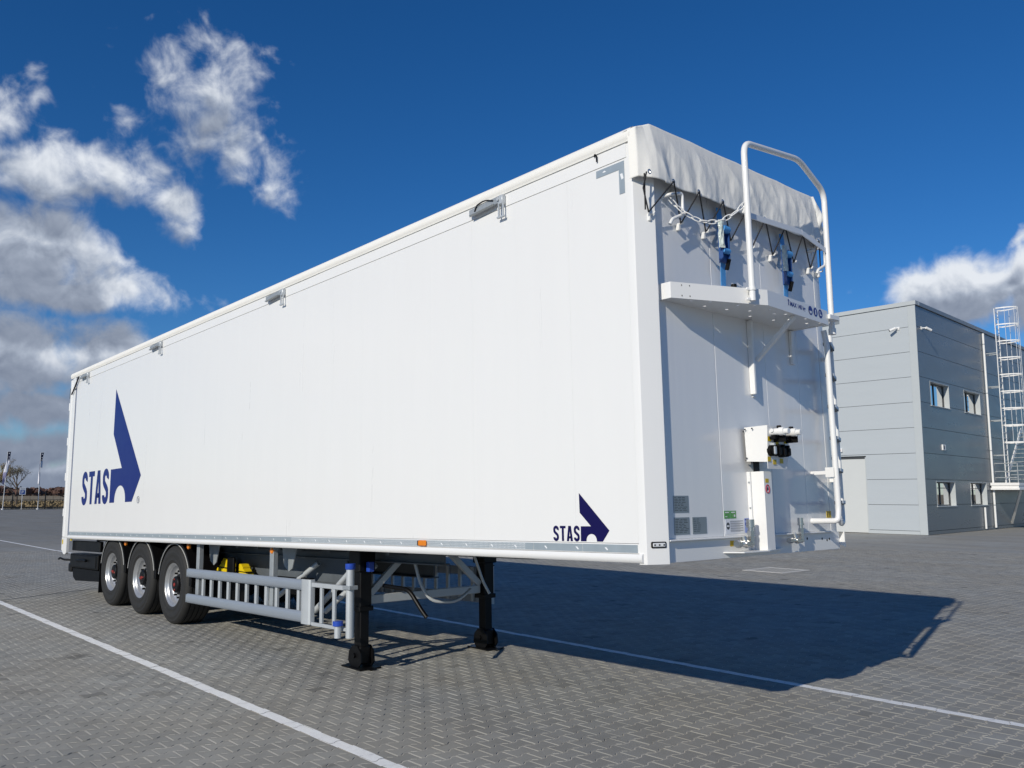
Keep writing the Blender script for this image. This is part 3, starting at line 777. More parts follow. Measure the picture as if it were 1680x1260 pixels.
# perforated deck: strips with round drain holes left open
def in_poly(p, poly):
    ins = False
    for (x1, y1), (x2, y2) in zip(poly, poly[1:] + poly[:1]):
        if (y1 > p[1]) != (y2 > p[1]) and p[0] < (x2 - x1) * (p[1] - y1) / (y2 - y1) + x1: ins = not ins
    return ins
deckp = [(-.017, .20), (.076, .205), (.372, .95), (.308, 1.944), (-.017, 1.944)]
holes = [(.09, .42), (.16, .55), (.06, .62), (.10, .84), (.22, .80), (.30, .90), (.18, 1.02), (.30, 1.10), (.08, 1.18), (.24, 1.26), (.29, 1.34), (.12, 1.45), (.25, 1.52), (.30, 1.62), (.08, 1.70), (.22, 1.78), (.29, 1.86)]
import bmesh
bm = bmesh.new()
ov = [bm.verts.new((x, y, 0)) for x, y in deckp]; ed = [bm.edges.new((ov[i], ov[(i + 1) % 5])) for i in range(5)]
for (hx, hy) in holes:
    hv = [bm.verts.new((hx + .013 * math.cos(k * math.pi / 5), hy + .013 * math.sin(k * math.pi / 5), 0)) for k in range(10)]
    ed += [bm.edges.new((hv[i], hv[(i + 1) % 10])) for i in range(10)]
bmesh.ops.triangle_fill(bm, edges=ed, use_beauty=True)
bm.verts.index_update(); dv = [v.co.copy() for v in bm.verts]; df = [tuple(v.index for v in f.verts) for f in bm.faces]; bm.free()
m = B(); m.add([(p.x, p.y, ZP0 + .006) for p in dv], df); dk_ = m.build('deck', 'white_paint', pl); sm = dk_.modifiers.new('thick', 'SOLIDIFY'); sm.thickness = .003
m = B()
for u in (.28, .34):
    for z in (1.805, 1.880):
        x = .08 + (.38 - .08) * (u - .2) / .75 + .001; m.lathe([(0, .0), (.006, .0)], (x + .002, u, z), 'X', 8)
each(m, 'rivet_hole', 'print_dark', pl)
# brace under the platform
m = B(); m.box(-.016, .030, 1.275, 1.300, 1.20, 1.784, .003); m.box(-.016, -.008, 1.30, 1.345, 1.18, 1.784, .002); each(m, 'brace_post', 'white_paint', pl)
m = B(); m.bar((.015, 1.345, 1.47), (.310, 1.43, 1.783), .030, .035, (0, 1, 0), .003); m.build('brace_strut', 'white_paint', pl)
m = B(); m.box(-.016, .01, 1.90, 1.945, 1.50, 1.784, .003); each(m, 'brace_post', 'white_paint', pl)
# lettering on the outer edge of the platform
a = Vector((.380, .950, 0)); b = Vector((.315, 1.950, 0)); d = (b - a).normalized(); nr = Vector((d.y, -d.x, 0))
vs, fs = text_mesh('MAX 140 kg', .050); m = B(); base = a + d * .345 + nr * .0015 + Vector((0, 0, 1.838))
m.add([base + d * v.x + Vector((0, 0, v.y)) for v in vs], fs)
m.add([base - d * .028 + Vector((0, 0, .000)), base - d * .016 + Vector((0, 0, .0)), base - d * .016 + Vector((0, 0, .036)), base - d * .006 + Vector((0, 0, .036)), base - d * .022 + Vector((0, 0, .050)), base - d * .038 + Vector((0, 0, .036)), base - d * .028 + Vector((0, 0, .036))], [(0, 1, 2, 3, 4, 5, 6)])
m.build('load_lettering', 'print_blue', pl)
for k in range(3):
    c = base + d * (.345 + k * .088) + Vector((0, 0, .018)); m = B()
    m.add([c + d * .036 * math.cos(t * math.pi / 10) + Vector((0, 0, .036 * math.sin(t * math.pi / 10))) for t in range(20)], [tuple(range(20))])
    o = m.build('safety_sign', 'print_blue', pl); m = B(); c = c + nr * .0012
    if k == 0: m.add([c + d * .022 * math.cos(t * math.pi / 8) + Vector((0, 0, -.004 - .022 * math.sin(t * math.pi / 8))) for t in range(9)], [tuple(range(9))])
    if k == 1: m.add([c + d * p + Vector((0, 0, q_)) for p, q_ in ((-.010, -.022), (.010, -.022), (.008, .02), (-.008, .02))], [(0, 1, 2, 3)])
    if k == 2: m.add([c + d * p + Vector((0, 0, q_)) for p, q_ in ((-.016, -.016), (.018, -.018), (.018, -.008), (-.004, -.004), (-.004, .020), (-.016, .020))], [(0, 1, 2, 3, 4, 5)])
    m.build('pictogram', 'sign_white', o)

# railing: one bent tube from the platform over to the far upright
rail = fillet([(.352, .795, 1.80), (.352, .795, 3.00), (.290, 1.70, 3.135), (.250, 2.165, 2.98), (.250, 2.135, 1.78)], .10, 7)
m = B(); m.tube(rail, .0235, 16); rl = m.build('handrail', 'white_paint', tr, 60)
m = B(); m.bar((.335, .86, 2.455), (.285, 1.68, 2.515), .008, .045, (0, 0, 1), .002); m.bar((.285, 1.68, 2.515), (.245, 2.17, 2.455), .008, .045, (0, 0, 1), .002); each(m, 'knee_rail', 'white_paint', rl)
m = B()
for z in (1.81, 1.885): m.obox(Vector((.345, .765, z)), Vector((.371, .928, 0)), Vector((.928, -.371, 0)), Vector((0, 0, 1)), .05, .012, .022, .004)
m.tube([(.352, .795, 1.875), (.352, .795, 1.895)], .030, 16); m.tube([(.250, 2.137, 1.79), (.250, 2.137, 1.74)], .030, 16)
m.box(.26, .335, 1.952, 2.11, 1.835, 1.875, .004); m.box(.315, .335, .775, .80, 2.46, 2.53, .004); m.build('rail_clamp', 'white_paint', rl, 40)
m = B(); m.lathe([(0, 1.93), (.020, 1.93), (.022, 1.915), (.020, 1.902), (.016, 1.900)], (.25, .72, 0), 'Z', 16); m.build('rubber_stop', 'black_plastic', pl, 40)

# access ladder at the far end
yl1, yl2 = 2.115, 2.44; xl1, xl2 = .205, .068
m = B(); m.tube(fillet([(-.018, yl1 - .03, .215), (xl1 - .02, yl1 - .03, .215), (xl1, yl1 - .02, .228), (xl1, yl1, .30), (xl1, yl1, 1.66), (xl1 - .01, yl1, 1.72), (.19, yl1 - .01, 1.78)], .05), .023, 14); ld = m.build('ladder', 'white_paint', tr, 60)
m = B(); m.tube(fillet([(xl1, yl1, .23), (xl1 - .01, yl1 + .05, .19), (xl2 + .02, yl2 - .04, .20), (xl2, yl2, .30), (xl2, yl2, 1.80)], .05), .021, 14); m.build('stile', 'white_paint', ld, 60)
for k in range(6):
    z = .36 + k * .262
    m = B(); m.bar((xl1 - .01, yl1 + .012, z), (xl2 + .01, yl2 - .012, z), .055, .030, (0, 0, 1), .004); rg = m.build('rung', 'chassis_grey', ld)
    for j in range(4):
        m = B(); t = .18 + j * .21; c = Vector((xl1, yl1, z)).lerp(Vector((xl2, yl2, z)), t); m.box(c.x - .03, c.x + .035, c.y - .012, c.y + .012, z - .006, z + .0165); m.build('tread_stud', 'white_paint', rg)
m = B(); m.box(xl1 - .075, xl1, yl1 - .036, yl1 - .028, .565, .645, .002); m.box(-.018, xl1 - .06, yl1 + .0, yl1 + .008, .59, .62, .002); m.build('ladder_bracket', 'white_paint', ld)
for z in (.55, 1.6): m = B(); m.bar((-.018, yl2, z), (xl2, yl2, z), .03, .03); m.build('ladder_bracket', 'white_paint', ld)

# ---- connection box on its column
m = nfront([(1.18, .02), (1.285, .02), (1.285, .60), (1.18, .60)], -.017, .118); cl = m.build('service_column', 'white_paint', tr)
m = B(); m.box(-.017, .012, 1.160, 1.179, .02, .60, .002); m.build('flange', 'white_paint', cl)
for z in (.14, .33, .52):
    m = B(); m.lathe([(0, -.004), (.007, -.004), (.007, .004)], (.004, 1.156, z), 'Y', 8); each(m, 'bolt', 'galvanised', cl)
# tapered box: shell of side cheeks, top, front plate, open below
m = B()
Ytop0, Ytop1, Ybot0, Ybot1 = 1.120, 1.435, 1.130, 1.405
vv = [(.012, Ytop0, .932), (.205, Ytop0, .935), (.185, Ybot0, .665), (.012, Ybot0, .676),
      (-.017, Ytop1, .925), (.205, Ytop1, .935), (.185, Ybot1, .665), (-.017, Ybot1, .680), (.178, Ybot0 + .012, .615), (.178, Ybot1 - .012, .615)]
m.add(vv, [(0, 1, 2, 3), (7, 6, 5, 4), (0, 4, 5, 1)]); bx = m.build('connection_box', 'white_paint', tr)
m = B(); m.add([vv[1], vv[5], vv[6], vv[9], vv[8], vv[2]], [(0, 1, 2, 3, 4, 5)]); fpz = m.build('socket_plate', 'white_paint', bx); fpz.modifiers.new('t', 'SOLIDIFY').thickness = .004
m = B(); m.box(.0, .17, 1.13, 1.40, .682, .686); m.box(.02, .03, 1.2, 1.27, .6, .70); m.build('box_inside', 'black_steel', bx)
m = B()
for (x, z) in ((.03, .915), (.09, .918), (.02, .70), (.015, .90)): m.lathe([(0, -.004), (.006, -.004), (.006, .003)], (x, 1.102 + (.018 if z < .8 else 0), z), 'Y', 8)
each(m, 'bolt', 'print_dark', bx)
def fx(z): return .205 + (z - .935) * (.02 / .27)
for (y, nm) in ((1.175, 0), (1.345, 1)):
    m = B(); z = .885; x = fx(z)
    m.tube([(x, y, z), (x + .075, y, z)], .026, 16); m.tube([(x + .075, y, z), (x + .115, y, z)], .031, 16); m.tube([(x + .115, y + .0, z - .001), (x + .150, y, z - .002)], .022, 14)
    m.tube([(x + .03, y - .035, z + .01), (x + .03, y + .035, z + .01)], .014, 10); cp = m.build('coolant_coupling', 'white_paint', bx, 40)
    m = B(); m.box(x, x + .10, y + .028, y + .042, z - .075, z + .03, .004); m.box(x + .002, x + .05, y - .03, y + .03, z - .055, z - .032, .004); m.build('clamp', 'black_plastic', cp)
    m = B(); m.lathe([(.0, .012), (.016, .010), (.018, 0), (.016, -.014), (0, -.014)], (x + .05, y + .035, z + .038), 'Z', 12); m.build('knob', 'black_plastic', cp, 40)
for k, (y, z, r) in enumerate(((1.165, .748, .042), (1.235, .745, .036), (1.300, .742, .042), (1.365, .742, .036))):
    m = B(); x = fx(z)
    m.tube([(x, y, z), (x + .030, y, z)], r, 18); m.tube([(x + .030, y, z), (x + .040, y, z)], r * .86, 18); so = m.build('socket', 'black_plastic', bx, 40)
    m = B(); m.box(x + .01, x + .045, y - .012, y + .012, z + r - .005, z + r + .014, .003); m.box(x + .038, x + .052, y - .016, y + .016, z - .03, z + .03, .006); m.build('lid_latch', 'aluminium' if k == 0 else 'black_plastic', so)
m = B()
for (y, z) in ((1.15, .835), (1.255, .815), (1.375, .825), (1.15, .685), (1.225, .665), (1.32, .675)):
    x = fx(z) + .0045; m.box(x, x + .0015, y - .022, y + .022, z - .018, z + .018)
each(m, 'yellow_tag', 'yellow_label', fpz)
m = B(); m.box(.1185, .120, 1.197, 1.240, .515, .545); each(m, 'yellow_tag', 'yellow_label', cl)
m = B(); m.tube([(.1195, 1.222 + .024 * math.cos(t * math.pi / 10), .468 + .030 * math.sin(t * math.pi / 10)) for t in range(20)], .004, 6, closed=True); m.build('prohibition_sign', 'print_red', cl)
m = B(); m.add([(.1192, 1.212, .455), (.1192, 1.236, .462), (.1192, 1.232, .482), (.1192, 1.215, .478)], [(0, 1, 2, 3)]); m.build('pictogram', 'print_dark', cl)

# hydraulic couplings and the shelf below them
def hyd(y, big):
    x = .055
    m = B(); s = 1.0 if big else .8
    m.tube([(x, y, .075), (x, y, .135)], .026 * s, 6); m.tube([(x, y, .135), (x, y, .165)], .030 * s, 6); m.tube([(x, y, .165), (x, y, .188)], .022 * s, 16); m.tube([(x, y, .188), (x, y, .200)], .034 * s, 16); m.tube([(x, y, .200), (x, y, .246)], .030 * s, 20)
    q = m.build('hydraulic_coupling', 'steel_polish', tr, 35)
    m = B(); m.tube([(x, y + .01, .070), (x, y - .05, .070)], .024 * s, 6); m.tube([(x, y - .05, .070), (x, y - .09, .072)], .030 * s, 6); m.tube([(x, y - .09, .072), (x + .01, y - .16, .074)], .020 * s, 12); m.tube([(x + .01, y - .16, .074), (x + .014, y - .215, .076)], .027 * s, 6)
    m.tube([(x, y - .08, .072), (x - .01, y - .085, .125)], .019 * s, 8); m.build('elbow', 'steel_polish', q, 35)
hyd(1.065, True); hyd(1.775, False)
m = B(); m.prism([(.80, 0), (.87, .13), (1.18, .145), (1.56, .04), (1.56, 0)], lambda p, q, d: (-.012 + q, p, d), .012, .020); 
m.build('coupling_shelf', 'white_paint', tr)

# plates and stickers on the front wall
xw = -.0168
def sticker(y0, y1, z0, z1, mat, name, prints=(), pm='print_dark', d=0.0):
    m = B(); m.box(xw - .002, xw + .0015 + d, y0, y1, z0, z1); o = m.build(name, mat, tr)
    if prints:
        m = B()
        for (a, b, c, e_) in prints: m.box(xw + .0016 + d, xw + .0022 + d, y0 + (y1 - y0) * a, y0 + (y1 - y0) * b, z0 + (z1 - z0) * c, z0 + (z1 - z0) * e_)
        each(m, 'print', pm, o)
    return o
def rows(n, seed, cols=3):
    rr = random.Random(seed); out = []
    for i in range(n):
        z = .90 - i * .84 / n; x = .06
        for c in range(cols):
            w_ = rr.uniform(.12, .26); out.append((x, min(x + w_, .95), z - .030, z)); x += w_ + rr.uniform(.04, .10)
            if x > .85: break
    return out
sticker(.250, .420, .306, .422, 'plate_grey', 'data_plate', rows(9, 1)); sticker(.250, .420, .157, .274, 'plate_grey', 'data_plate', rows(9, 2)); sticker(.456, .620, .157, .273, 'plate_grey', 'data_plate', rows(7, 3, 2))
sticker(.842, .914, .256, .312, 'green_label', 'green_sticker', ((.15, .8, .72, .86), (.15, .5, .2, .3)), 'sign_white'); sticker(.920, .992, .256, .312, 'green_label', 'green_sticker', ((.15, .8, .72, .86), (.6, .82, .2, .5)), 'sign_white')
sticker(.850, 1.085, .146, .249, 'white_label', 'instruction_sticker', [(.26, .96, .84 - i * .165, .90 - i * .165) for i in range(5)] + [(.26, .80, .78 - i * .165, .81 - i * .165) for i in range(5)], 'print_grey')
m = B(); m.add([(xw + .0020, .882 + .022 * math.cos(t * math.pi / 10), .202 + .026 * math.sin(t * math.pi / 10)) for t in range(20)], [tuple(range(20))]); o = m.build('warning_disc', 'print_dark', tr)
m = B(); m.box(xw + .0022, xw + .0026, .866, .898, .196, .208); m.build('disc_bar', 'sign_white', o)
sticker(1.100, 1.160, .148, .254, 'blue_label', 'blue_sticker', ((.05, .95, .86, .96), (.1, .35, .5, .7), (.55, .85, .5, .72)), 'print_blue')
sticker(2.330, 2.405, .236, .292, 'yellow_label', 'yellow_warning', ((.12, .22, .15, .5), (.17, .30, .4, .85), (.60, .70, .15, .5), (.66, .80, .4, .85)), 'print_dark')
m = B(); m.box(-.0115, -.0105, .890, .942, .056, .096); m.build('yellow_warning', 'yellow_label', tr)

# ---- running gear
WX = (-11.07, -9.765, -8.46)
def tyre_prof():
    p = [(.286, -.175), (.300, -.188), (.330, -.194), (.334, -.198), (.340, -.195), (.395, -.201), (.400, -.204), (.440, -.203), (.444, -.200), (.480, -.196), (.486, -.198), (.508, -.186), (.522, -.170)]
    for i in range(5):
        y = -.150 + i * .066; p += [(.534, y), (.534, y + .026), (.520, y + .028), (.520, y + .038), (.534, y + .040)]
    p += [(.522, .170), (.508, .186), (.480, .196), (.420, .200), (.345, .196), (.300, .188), (.286, .175)]
    return p
mt = MB(); mt.lathe(tyre_prof(), n=64); tyre_me = mt.data('tyre', 'rubber', smooth=35)
mt = MB()
mt.lathe([(.284, .17), (.286, -.176), (.294, -.186), (.298, -.180), (.284, -.172), (.276, -.168), (.266, -.150), (.256, -.142), (.250, -.118), (.240, -.096), (.226, -.084), (.205, -.080), (.160, -.086), (.142, -.090), (.140, -.070)], n=56)
rim_me = mt.data('wheel', 'rim_paint', smooth=32)
mt = MB(); mt.lathe([(.141, .03), (.141, -.098), (.132, -.108), (.116, -.112), (.112, -.150), (.098, -.160), (.060, -.162), (.0, -.162)], n=28); hub_me = mt.data('hub', 'black_steel', smooth=32)
mt = MB(); mt.lathe([(.026, -.160), (.025, -.168), (.018, -.173), (.0, -.174)], n=14); mt.box(-.072, -.052, -.170, -.158, .02, .045, .003); mt.box(.05, .072, -.170, -.158, -.05, -.022, .003); cap_me = mt.data('hub_cap', 'red_cap', smooth=35)
mt = MB(); mt.lathe([(.0, -.040), (.0125, -.040), (.015, -.034), (.015, .0)], n=6); nut_me = mt.data('wheel_nut', 'black_steel')
for wx in WX:
    for side in (0, 1):
        o = bpy.data.objects.new('wheel', rim_me); COL.objects.link(o); o.parent = tr
        y = .085 + .17 if side == 0 else W - .255
        o.location = Vector((wx, y, .525)) - wloc(tr); o.rotation_euler = (0, random.uniform(0, 6), 0 if side == 0 else math.pi)
        for (me_, nm) in ((tyre_me, 'tyre'), (hub_me, 'hub'), (cap_me, 'hub_cap')):
            c = bpy.data.objects.new(nm, me_); COL.objects.link(c); c.parent = o
        if side == 0:
            for k in range(10):
                c = bpy.data.objects.new('wheel_nut', nut_me); COL.objects.link(c); c.parent = o; a = k * math.pi / 5
                c.location = (.178 * math.cos(a), -.083, .178 * math.sin(a))
    m = MB(); m.tube([(wx, .25, .525), (wx, W - .25, .525)], .075, 16); m.build('axle', 'black_steel', tr, 40)
    for y in (.62, W - .62):
        m = MB(); m.bar((wx - .05, y, .66), (wx + .50, y, .80), .10, .09, b=.01); m.lathe([(.12, .0), (.13, .05), (.12, .10), (.13, .15), (.12, .22)], (wx - .22, y, .72), 'Z', 16); m.build('suspension_arm', 'black_steel', tr, 40)
    # mudguards with pale edge trim
    for side in (0, 1):
        f = (lambda y: y) if side == 0 else mirror
        ang = [R(a) for a in range(14, 172, 6)]; r0 = .612; vs = []; fs = []
        for a in ang:
            for (rr, y) in ((r0 - .045, .075), (r0, .075), (r0 + .006, .20), (r0, .47), (r0 - .03, .47)):
                zc = .535 + rr * math.sin(a) * .965; vs.append((wx + rr * math.cos(a), f(y), zc))
        for i in range(len(ang) - 1):
            for k in range(4): b_ = i * 5 + k; fs.append((b_, b_ + 1, b_ + 6, b_ + 5))
        m = MB(); m.add(vs, fs); mg = m.build('mudguard', 'black_plastic', tr, 40)
        m = MB(); m.tube([(wx + (r0 - .045) * math.cos(a), f(.073), .535 + (r0 - .045) * math.sin(a) * .965) for a in ang], .007, 6); m.build('edge_trim', 'mudguard_trim', mg, 60)
        m = MB(); a = ang[0]; m.box(wx + r0 * math.cos(a) - .06, wx + r0 * math.cos(a) + .012, f(.08), f(.46), .55, .69, .006); each(m, 'stay', 'black_plastic', mg)
for side in (0, 1):
    f = (lambda y: y) if side == 0 else mirror
    m = MB(); m.box(WX[0] - .66, WX[0] - .648, f(.08), f(.47), .14, .66); m.build('mud_flap', 'black_plastic', tr)

# rear under-run, light box
m = B(); m.box(-13.44, -11.85, .10, .16, -.235, -.060, .01); m.box(-13.44, -11.85, W - .16, W - .10, -.235, -.060, .01); each(m, 'rear_side_member', 'black_steel', tr)
m = B(); m.box(-13.45, -11.86, .08, .32, -.53, -.285, .012); tb = m.build('tool_box', 'black_plastic', tr)
m = B(); m.box(-13.40, -11.95, .072, .079, -.50, -.32, .003); m.build('lid', 'black_steel', tb)
m = B(); m.tube([(-12.95, .055, -.40), (-12.60, .055, -.385), (-12.40, .05, -.39)], .022, 10); m.build('lid_handle', 'black_plastic', tb, 40)
m = B(); m.prism([(-13.42, -.545), (-11.87, -.545), (-11.87, -.72), (-13.20, -.76), (-13.36, -.70)], lambda p, q, d: (p, d, q), .12, .45); m.build('spare_tank', 'black_plastic', tr)
m = B(); m.box(-13.62, -13.46, .10, W - .10, -.62, -.46, .02); m.build('under_run_bar', 'black_steel', tr)
m = B(); m.tube(fillet([(-13.44, .14, -.41), (-13.62, .02, -.40), (-13.72, -.02, -.37), (-13.78, -.02, -.39)], .04), .018, 8); m.build('tow_hook', 'black_steel', tr, 50)
m = B(); m.box(-13.33, -13.27, .03, .05, -.06, -.02, .004); m.build('side_marker', 'yellow_plastic', tr)

# chassis
for y in (.66, W - .66):
    m = B(); m.box(-13.30, -3.1, y - .008, y + .008, -.16, -.014); m.box(-13.30, -3.1, y - .06, y + .06, -.175, -.160, .003)
    m.box(-13.30, -4.9, y - .008, y + .008, -.44, -.175); m.box(-13.30, -4.9, y - .07, y + .07, -.455, -.440, .003); m.build('main_beam', 'chassis_grey', tr)
for k in range(22):
    x = -13.1 + k * .585; m = B(); m.box(x - .03, x + .03, .42, W - .42, -.085 if x < -3.2 else -.036, -.013); m.build('cross_member', 'chassis_grey', tr)
m = B(); m.box(-2.6, -1.0, .72, W - .72, -.050, -.040); m.build('kingpin_plate', 'black_steel', tr)
m = B(); m.tube([(-1.75, W / 2, -.051), (-1.75, W / 2, -.12)], .036, 16); m.build('kingpin', 'steel_polish', tr, 40)
# hanger plates behind the side guard
for x in (-7.70, -5.60):
    m = nside([(x - .16, -.02), (x + .20, -.02), (x + .10, -.27), (x + .02, -.31), (x - .10, -.25)], .30, .312); o = m.build('hanger_plate', 'galvanised', tr)
    m = B(); m.box(x - .045, x + .045, .09, .15, -.80, -.015, .004); m.build('guard_post', 'galvanised', o)
for (x, z0, x1, z1) in ((-6.1, -.72, -5.35, -.22), (-4.75, -.70, -4.15, -.20)):
    m = B(); m.tube([(x, .30, z0), (x1, .55, z1)], .030, 12); m.build('strut', 'aluminium', tr, 50)
m = B(); m.tube([(-4.90, .26, -.70), (-4.55, .34, -.42), (-4.20, .42, -.12)], .032, 12); m.build('strut', 'aluminium', tr, 50)

m = B(); m.box(-7.40, -7.215, .36, .40, -.60, -.20, .01); m.box(-7.95, -6.86, .37, .40, -.82, -.435, .01); each(m, 'chock_holder', 'black_plastic', tr)
# air tanks and boxes in the dark behind
m = B(); m.tube([(-6.9, 1.05, -.36), (-5.7, 1.05, -.36)], .15, 20); m.build('air_tank', 'black_steel', tr, 40)
m = B(); m.box(-6.60, -5.75, .60, .98, -.62, -.42, .02); m.build('stow_box', 'black_plastic', tr)

# side guards: two broad rails, slender bars, end post, ladder-like extension
for side in (0, 1):
    f = (lambda y: y) if side == 0 else mirror
    sg = None
    for (z0, z1) in ((-.455, -.345), (-.785, -.670)):
        prof = [(.020, z0 + .012), (.014, z0 + .03), (.012, (z0 + z1) / 2), (.014, z1 - .03), (.020, z1 - .012), (.032, z1), (.05, z1), (.05, z0), (.032, z0)]
        m = B(); m.prism(prof, lambda p, q, d: (d, f(p), q), -7.86, -4.735); o = m.build('guard_rail', 'alu_rail', tr, 35)
        sg = sg or o
        m = B(); m.box(-7.868, -7.8605, f(.014), f(.048), z0 + .006, z1 - .006); m.build('end_cap', 'alu_rail', o)
    for k in range(11):
        x = -7.43 + k * .2535
        m = B(); m.box(x - .025, x + .025, f(.052), f(.085), -.775, -.352, .004); m.build('guard_bar', 'aluminium', tr)
    prof = [(-4.740, .030), (-4.735, .010), (-4.715, -.003), (-4.67, -.010), (-4.60, -.010), (-4.565, -.003), (-4.548, .012), (-4.545, .03), (-4.545, .060), (-4.740, .060)]
    m = B(); m.prism(prof, lambda p, q, d: (p, f(q), d), -.79, -.335); o = m.build('guard_end_post', 'aluminium', tr, 30)
    m = B(); m.box(-4.736, -4.55, f(.0), f(.056), -.334, -.322); m.build('end_cap', 'black_plastic', o)
    if side: continue
    m = B(); m.box(-4.544, -3.86, f(.020), f(.050), -.410, -.365, .004); ex = m.build('guard_extension', 'aluminium', tr)
    m = B(); m.box(-4.544, -3.86, f(.020), f(.050), -.800, -.765, .004); m.build('lower_rail', 'aluminium', ex)
    for x in (-4.355, -4.105): m = B(); m.box(x - .022, x + .022, f(.021), f(.049), -.764, -.411, .004); m.build('bar', 'aluminium', ex)
    m = B(); m.tube([(-3.835, f(.05), -.86), (-3.835, f(.05), -.20)], .040, 16); tu = m.build('storage_tube', 'aluminium', tr, 40)
    m = B(); m.tube([(-3.835, f(.05), -.205), (-3.835, f(.05), -.195), (-3.835, f(.05), -.150)], [.046, .050, .050], 16); m.build('tube_cap', 'blue_plastic', tu, 40)
    if side == 0:
        m = B(); m.tube([(-3.925, -.03, -.745), (-3.925, -.03, -.70)], .050, 16); cc = m.build('tube_cap', 'blue_plastic', tu, 40)
        m = B(); m.tube([(-3.925, -.03, -.86), (-3.925, -.03, -.745)], .034, 14); m.build('short_tube', 'aluminium', tu, 40)
        m = B(); m.box(-3.90, -3.77, -.0, .10, -.40, -.36, .004); m.build('tube_clamp', 'galvanised', tu)

# landing legs
def leg(y):
    m = B(); m.box(-4.305, -4.145, y - .070, y + .070, -.62, -.02, .008); lg = m.build('landing_leg', 'black_steel', tr)
    m = B(); m.box(-4.285, -4.165, y - .052, y + .052, -1.08, -.62, .006); m.build('inner_leg', 'black_steel', lg)
    c = BODY @ Vector((-4.222, y, -1.06))
    for s in (-.082, .070):
        m = MB(); poly = [(c.x + .125, .070), (c.x + .110, .165), (c.x + .045, .225), (c.x - .045, .225), (c.x - .110, .165), (c.x - .125, .070), (c.x - .08, .019), (c.x + .08, .019)]
        m.prism(poly, lambda p, q, d: (p, d, q), y + s, y + s + .015); m.build('foot_cheek', 'black_steel', lg)
    m = MB(); m.tube([(c.x, y - .105, .13), (c.x, y + .105, .13)], .026, 14); m.box(c.x - .07, c.x + .07, y - .066, y + .066, .04, .22, .012); m.build('foot_pivot', 'black_steel', lg, 40)
    m = MB(); m.box(c.x - .18, c.x + .18, y - .13, y + .13, .004, .018, .003); m.box(c.x - .23, c.x + .23, y - .04, y + .04, .005, .014, .002); m.build('foot_plate', 'black_steel', lg)
    m = B(); m.box(-4.33, -4.12, y - .10, y + .10, -.26, -.05, .01); m.build('gearbox', 'black_steel', lg)
    m = B(); m.box(-4.32, -4.13, y - .085, y + .085, -.66, -.61, .006); m.build('collar', 'black_steel', lg)
    return lg
leg(.43); leg(2.11)
m = B(); m.box(-4.25, -4.20, .52, 2.02, -.60, -.51, .006); m.build('cross_tie', 'aluminium', tr)
for (a, b) in (((-4.22, .52, -.50), (-4.22, .98, -.10)), ((-4.22, 2.02, -.50), (-4.22, 1.56, -.10))):
    m = B(); m.bar(a, b, .045, .07, (0, 0, 1), .004); m.build('leg_brace', 'aluminium', tr)
m = B(); m.box(-4.26, -4.18, .90, 1.64, -.10, -.05, .006); m.build('brace_head', 'aluminium', tr)
m = B(); m.tube(fillet([(-3.95, .52, -.40), (-3.55, .55, -.42), (-3.40, .60, -.62), (-3.35, .62, -.68)], .08), .022, 10); m.build('crank', 'black_steel', tr, 50)
m = B(); m.tube(fillet([(-4.05, .95, -.10), (-3.98, 1.00, -.42), (-3.90, 1.08, -.60), (-3.80, 1.35, -.62), (-3.80, 1.55, -.50)], .12), .018, 10); m.tube(fillet([(-4.0, 1.75, -.12), (-3.95, 1.85, -.45), (-3.9, 1.90, -.58)], .1), .016, 10); each(m, 'pipe', 'aluminium', tr, 50)
m = B(); m.box(-4.1, -4.04, .40, .46, -.26, -.16, .004); m.build('grab_clip', 'blue_plastic', tr)

# ------------------------------------------------------------------ loose gear on the trailer
def chock(c, rz, label, sc):
    root = empty('wheel_chock', BODY @ Vector(c)); tag(root, label, 'wheel chock')
    T = Matrix.Translation(BODY @ Vector(c)) @ Matrix.Rotation(rz, 4, 'Z') @ Matrix.Scale(sc, 4)
    m = MB(T); pr = [(-.20, 0), (.20, 0), (.20, .16), (.16, .22), (.06, .22), (-.02, .13), (-.18, .04)]
    m.prism(pr, lambda p, q, d: (p, d, q), -.08, .08); m.build('body', 'yellow_plastic', root)
    m = MB(T)
    for k in range(3): m.box(-.02 + k * .06, .005 + k * .06, -.083, .083, .03, .17 + k * .012, .003)
    each(m, 'rib', 'yellow_plastic', root); m = MB(T); m.box(-.205, .205, -.084, .084, .055, .075); m.build('retaining_strap', 'black_steel', root)
chock((-7.74, .50, -.40), 0.0, 'yellow plastic wheel chock stowed upright behind the side guard nearest the wheels', .80)
chock((-7.13, .50, -.425), math.pi, 'lower yellow wheel chock, its nose just showing behind the silver side guard', .62)

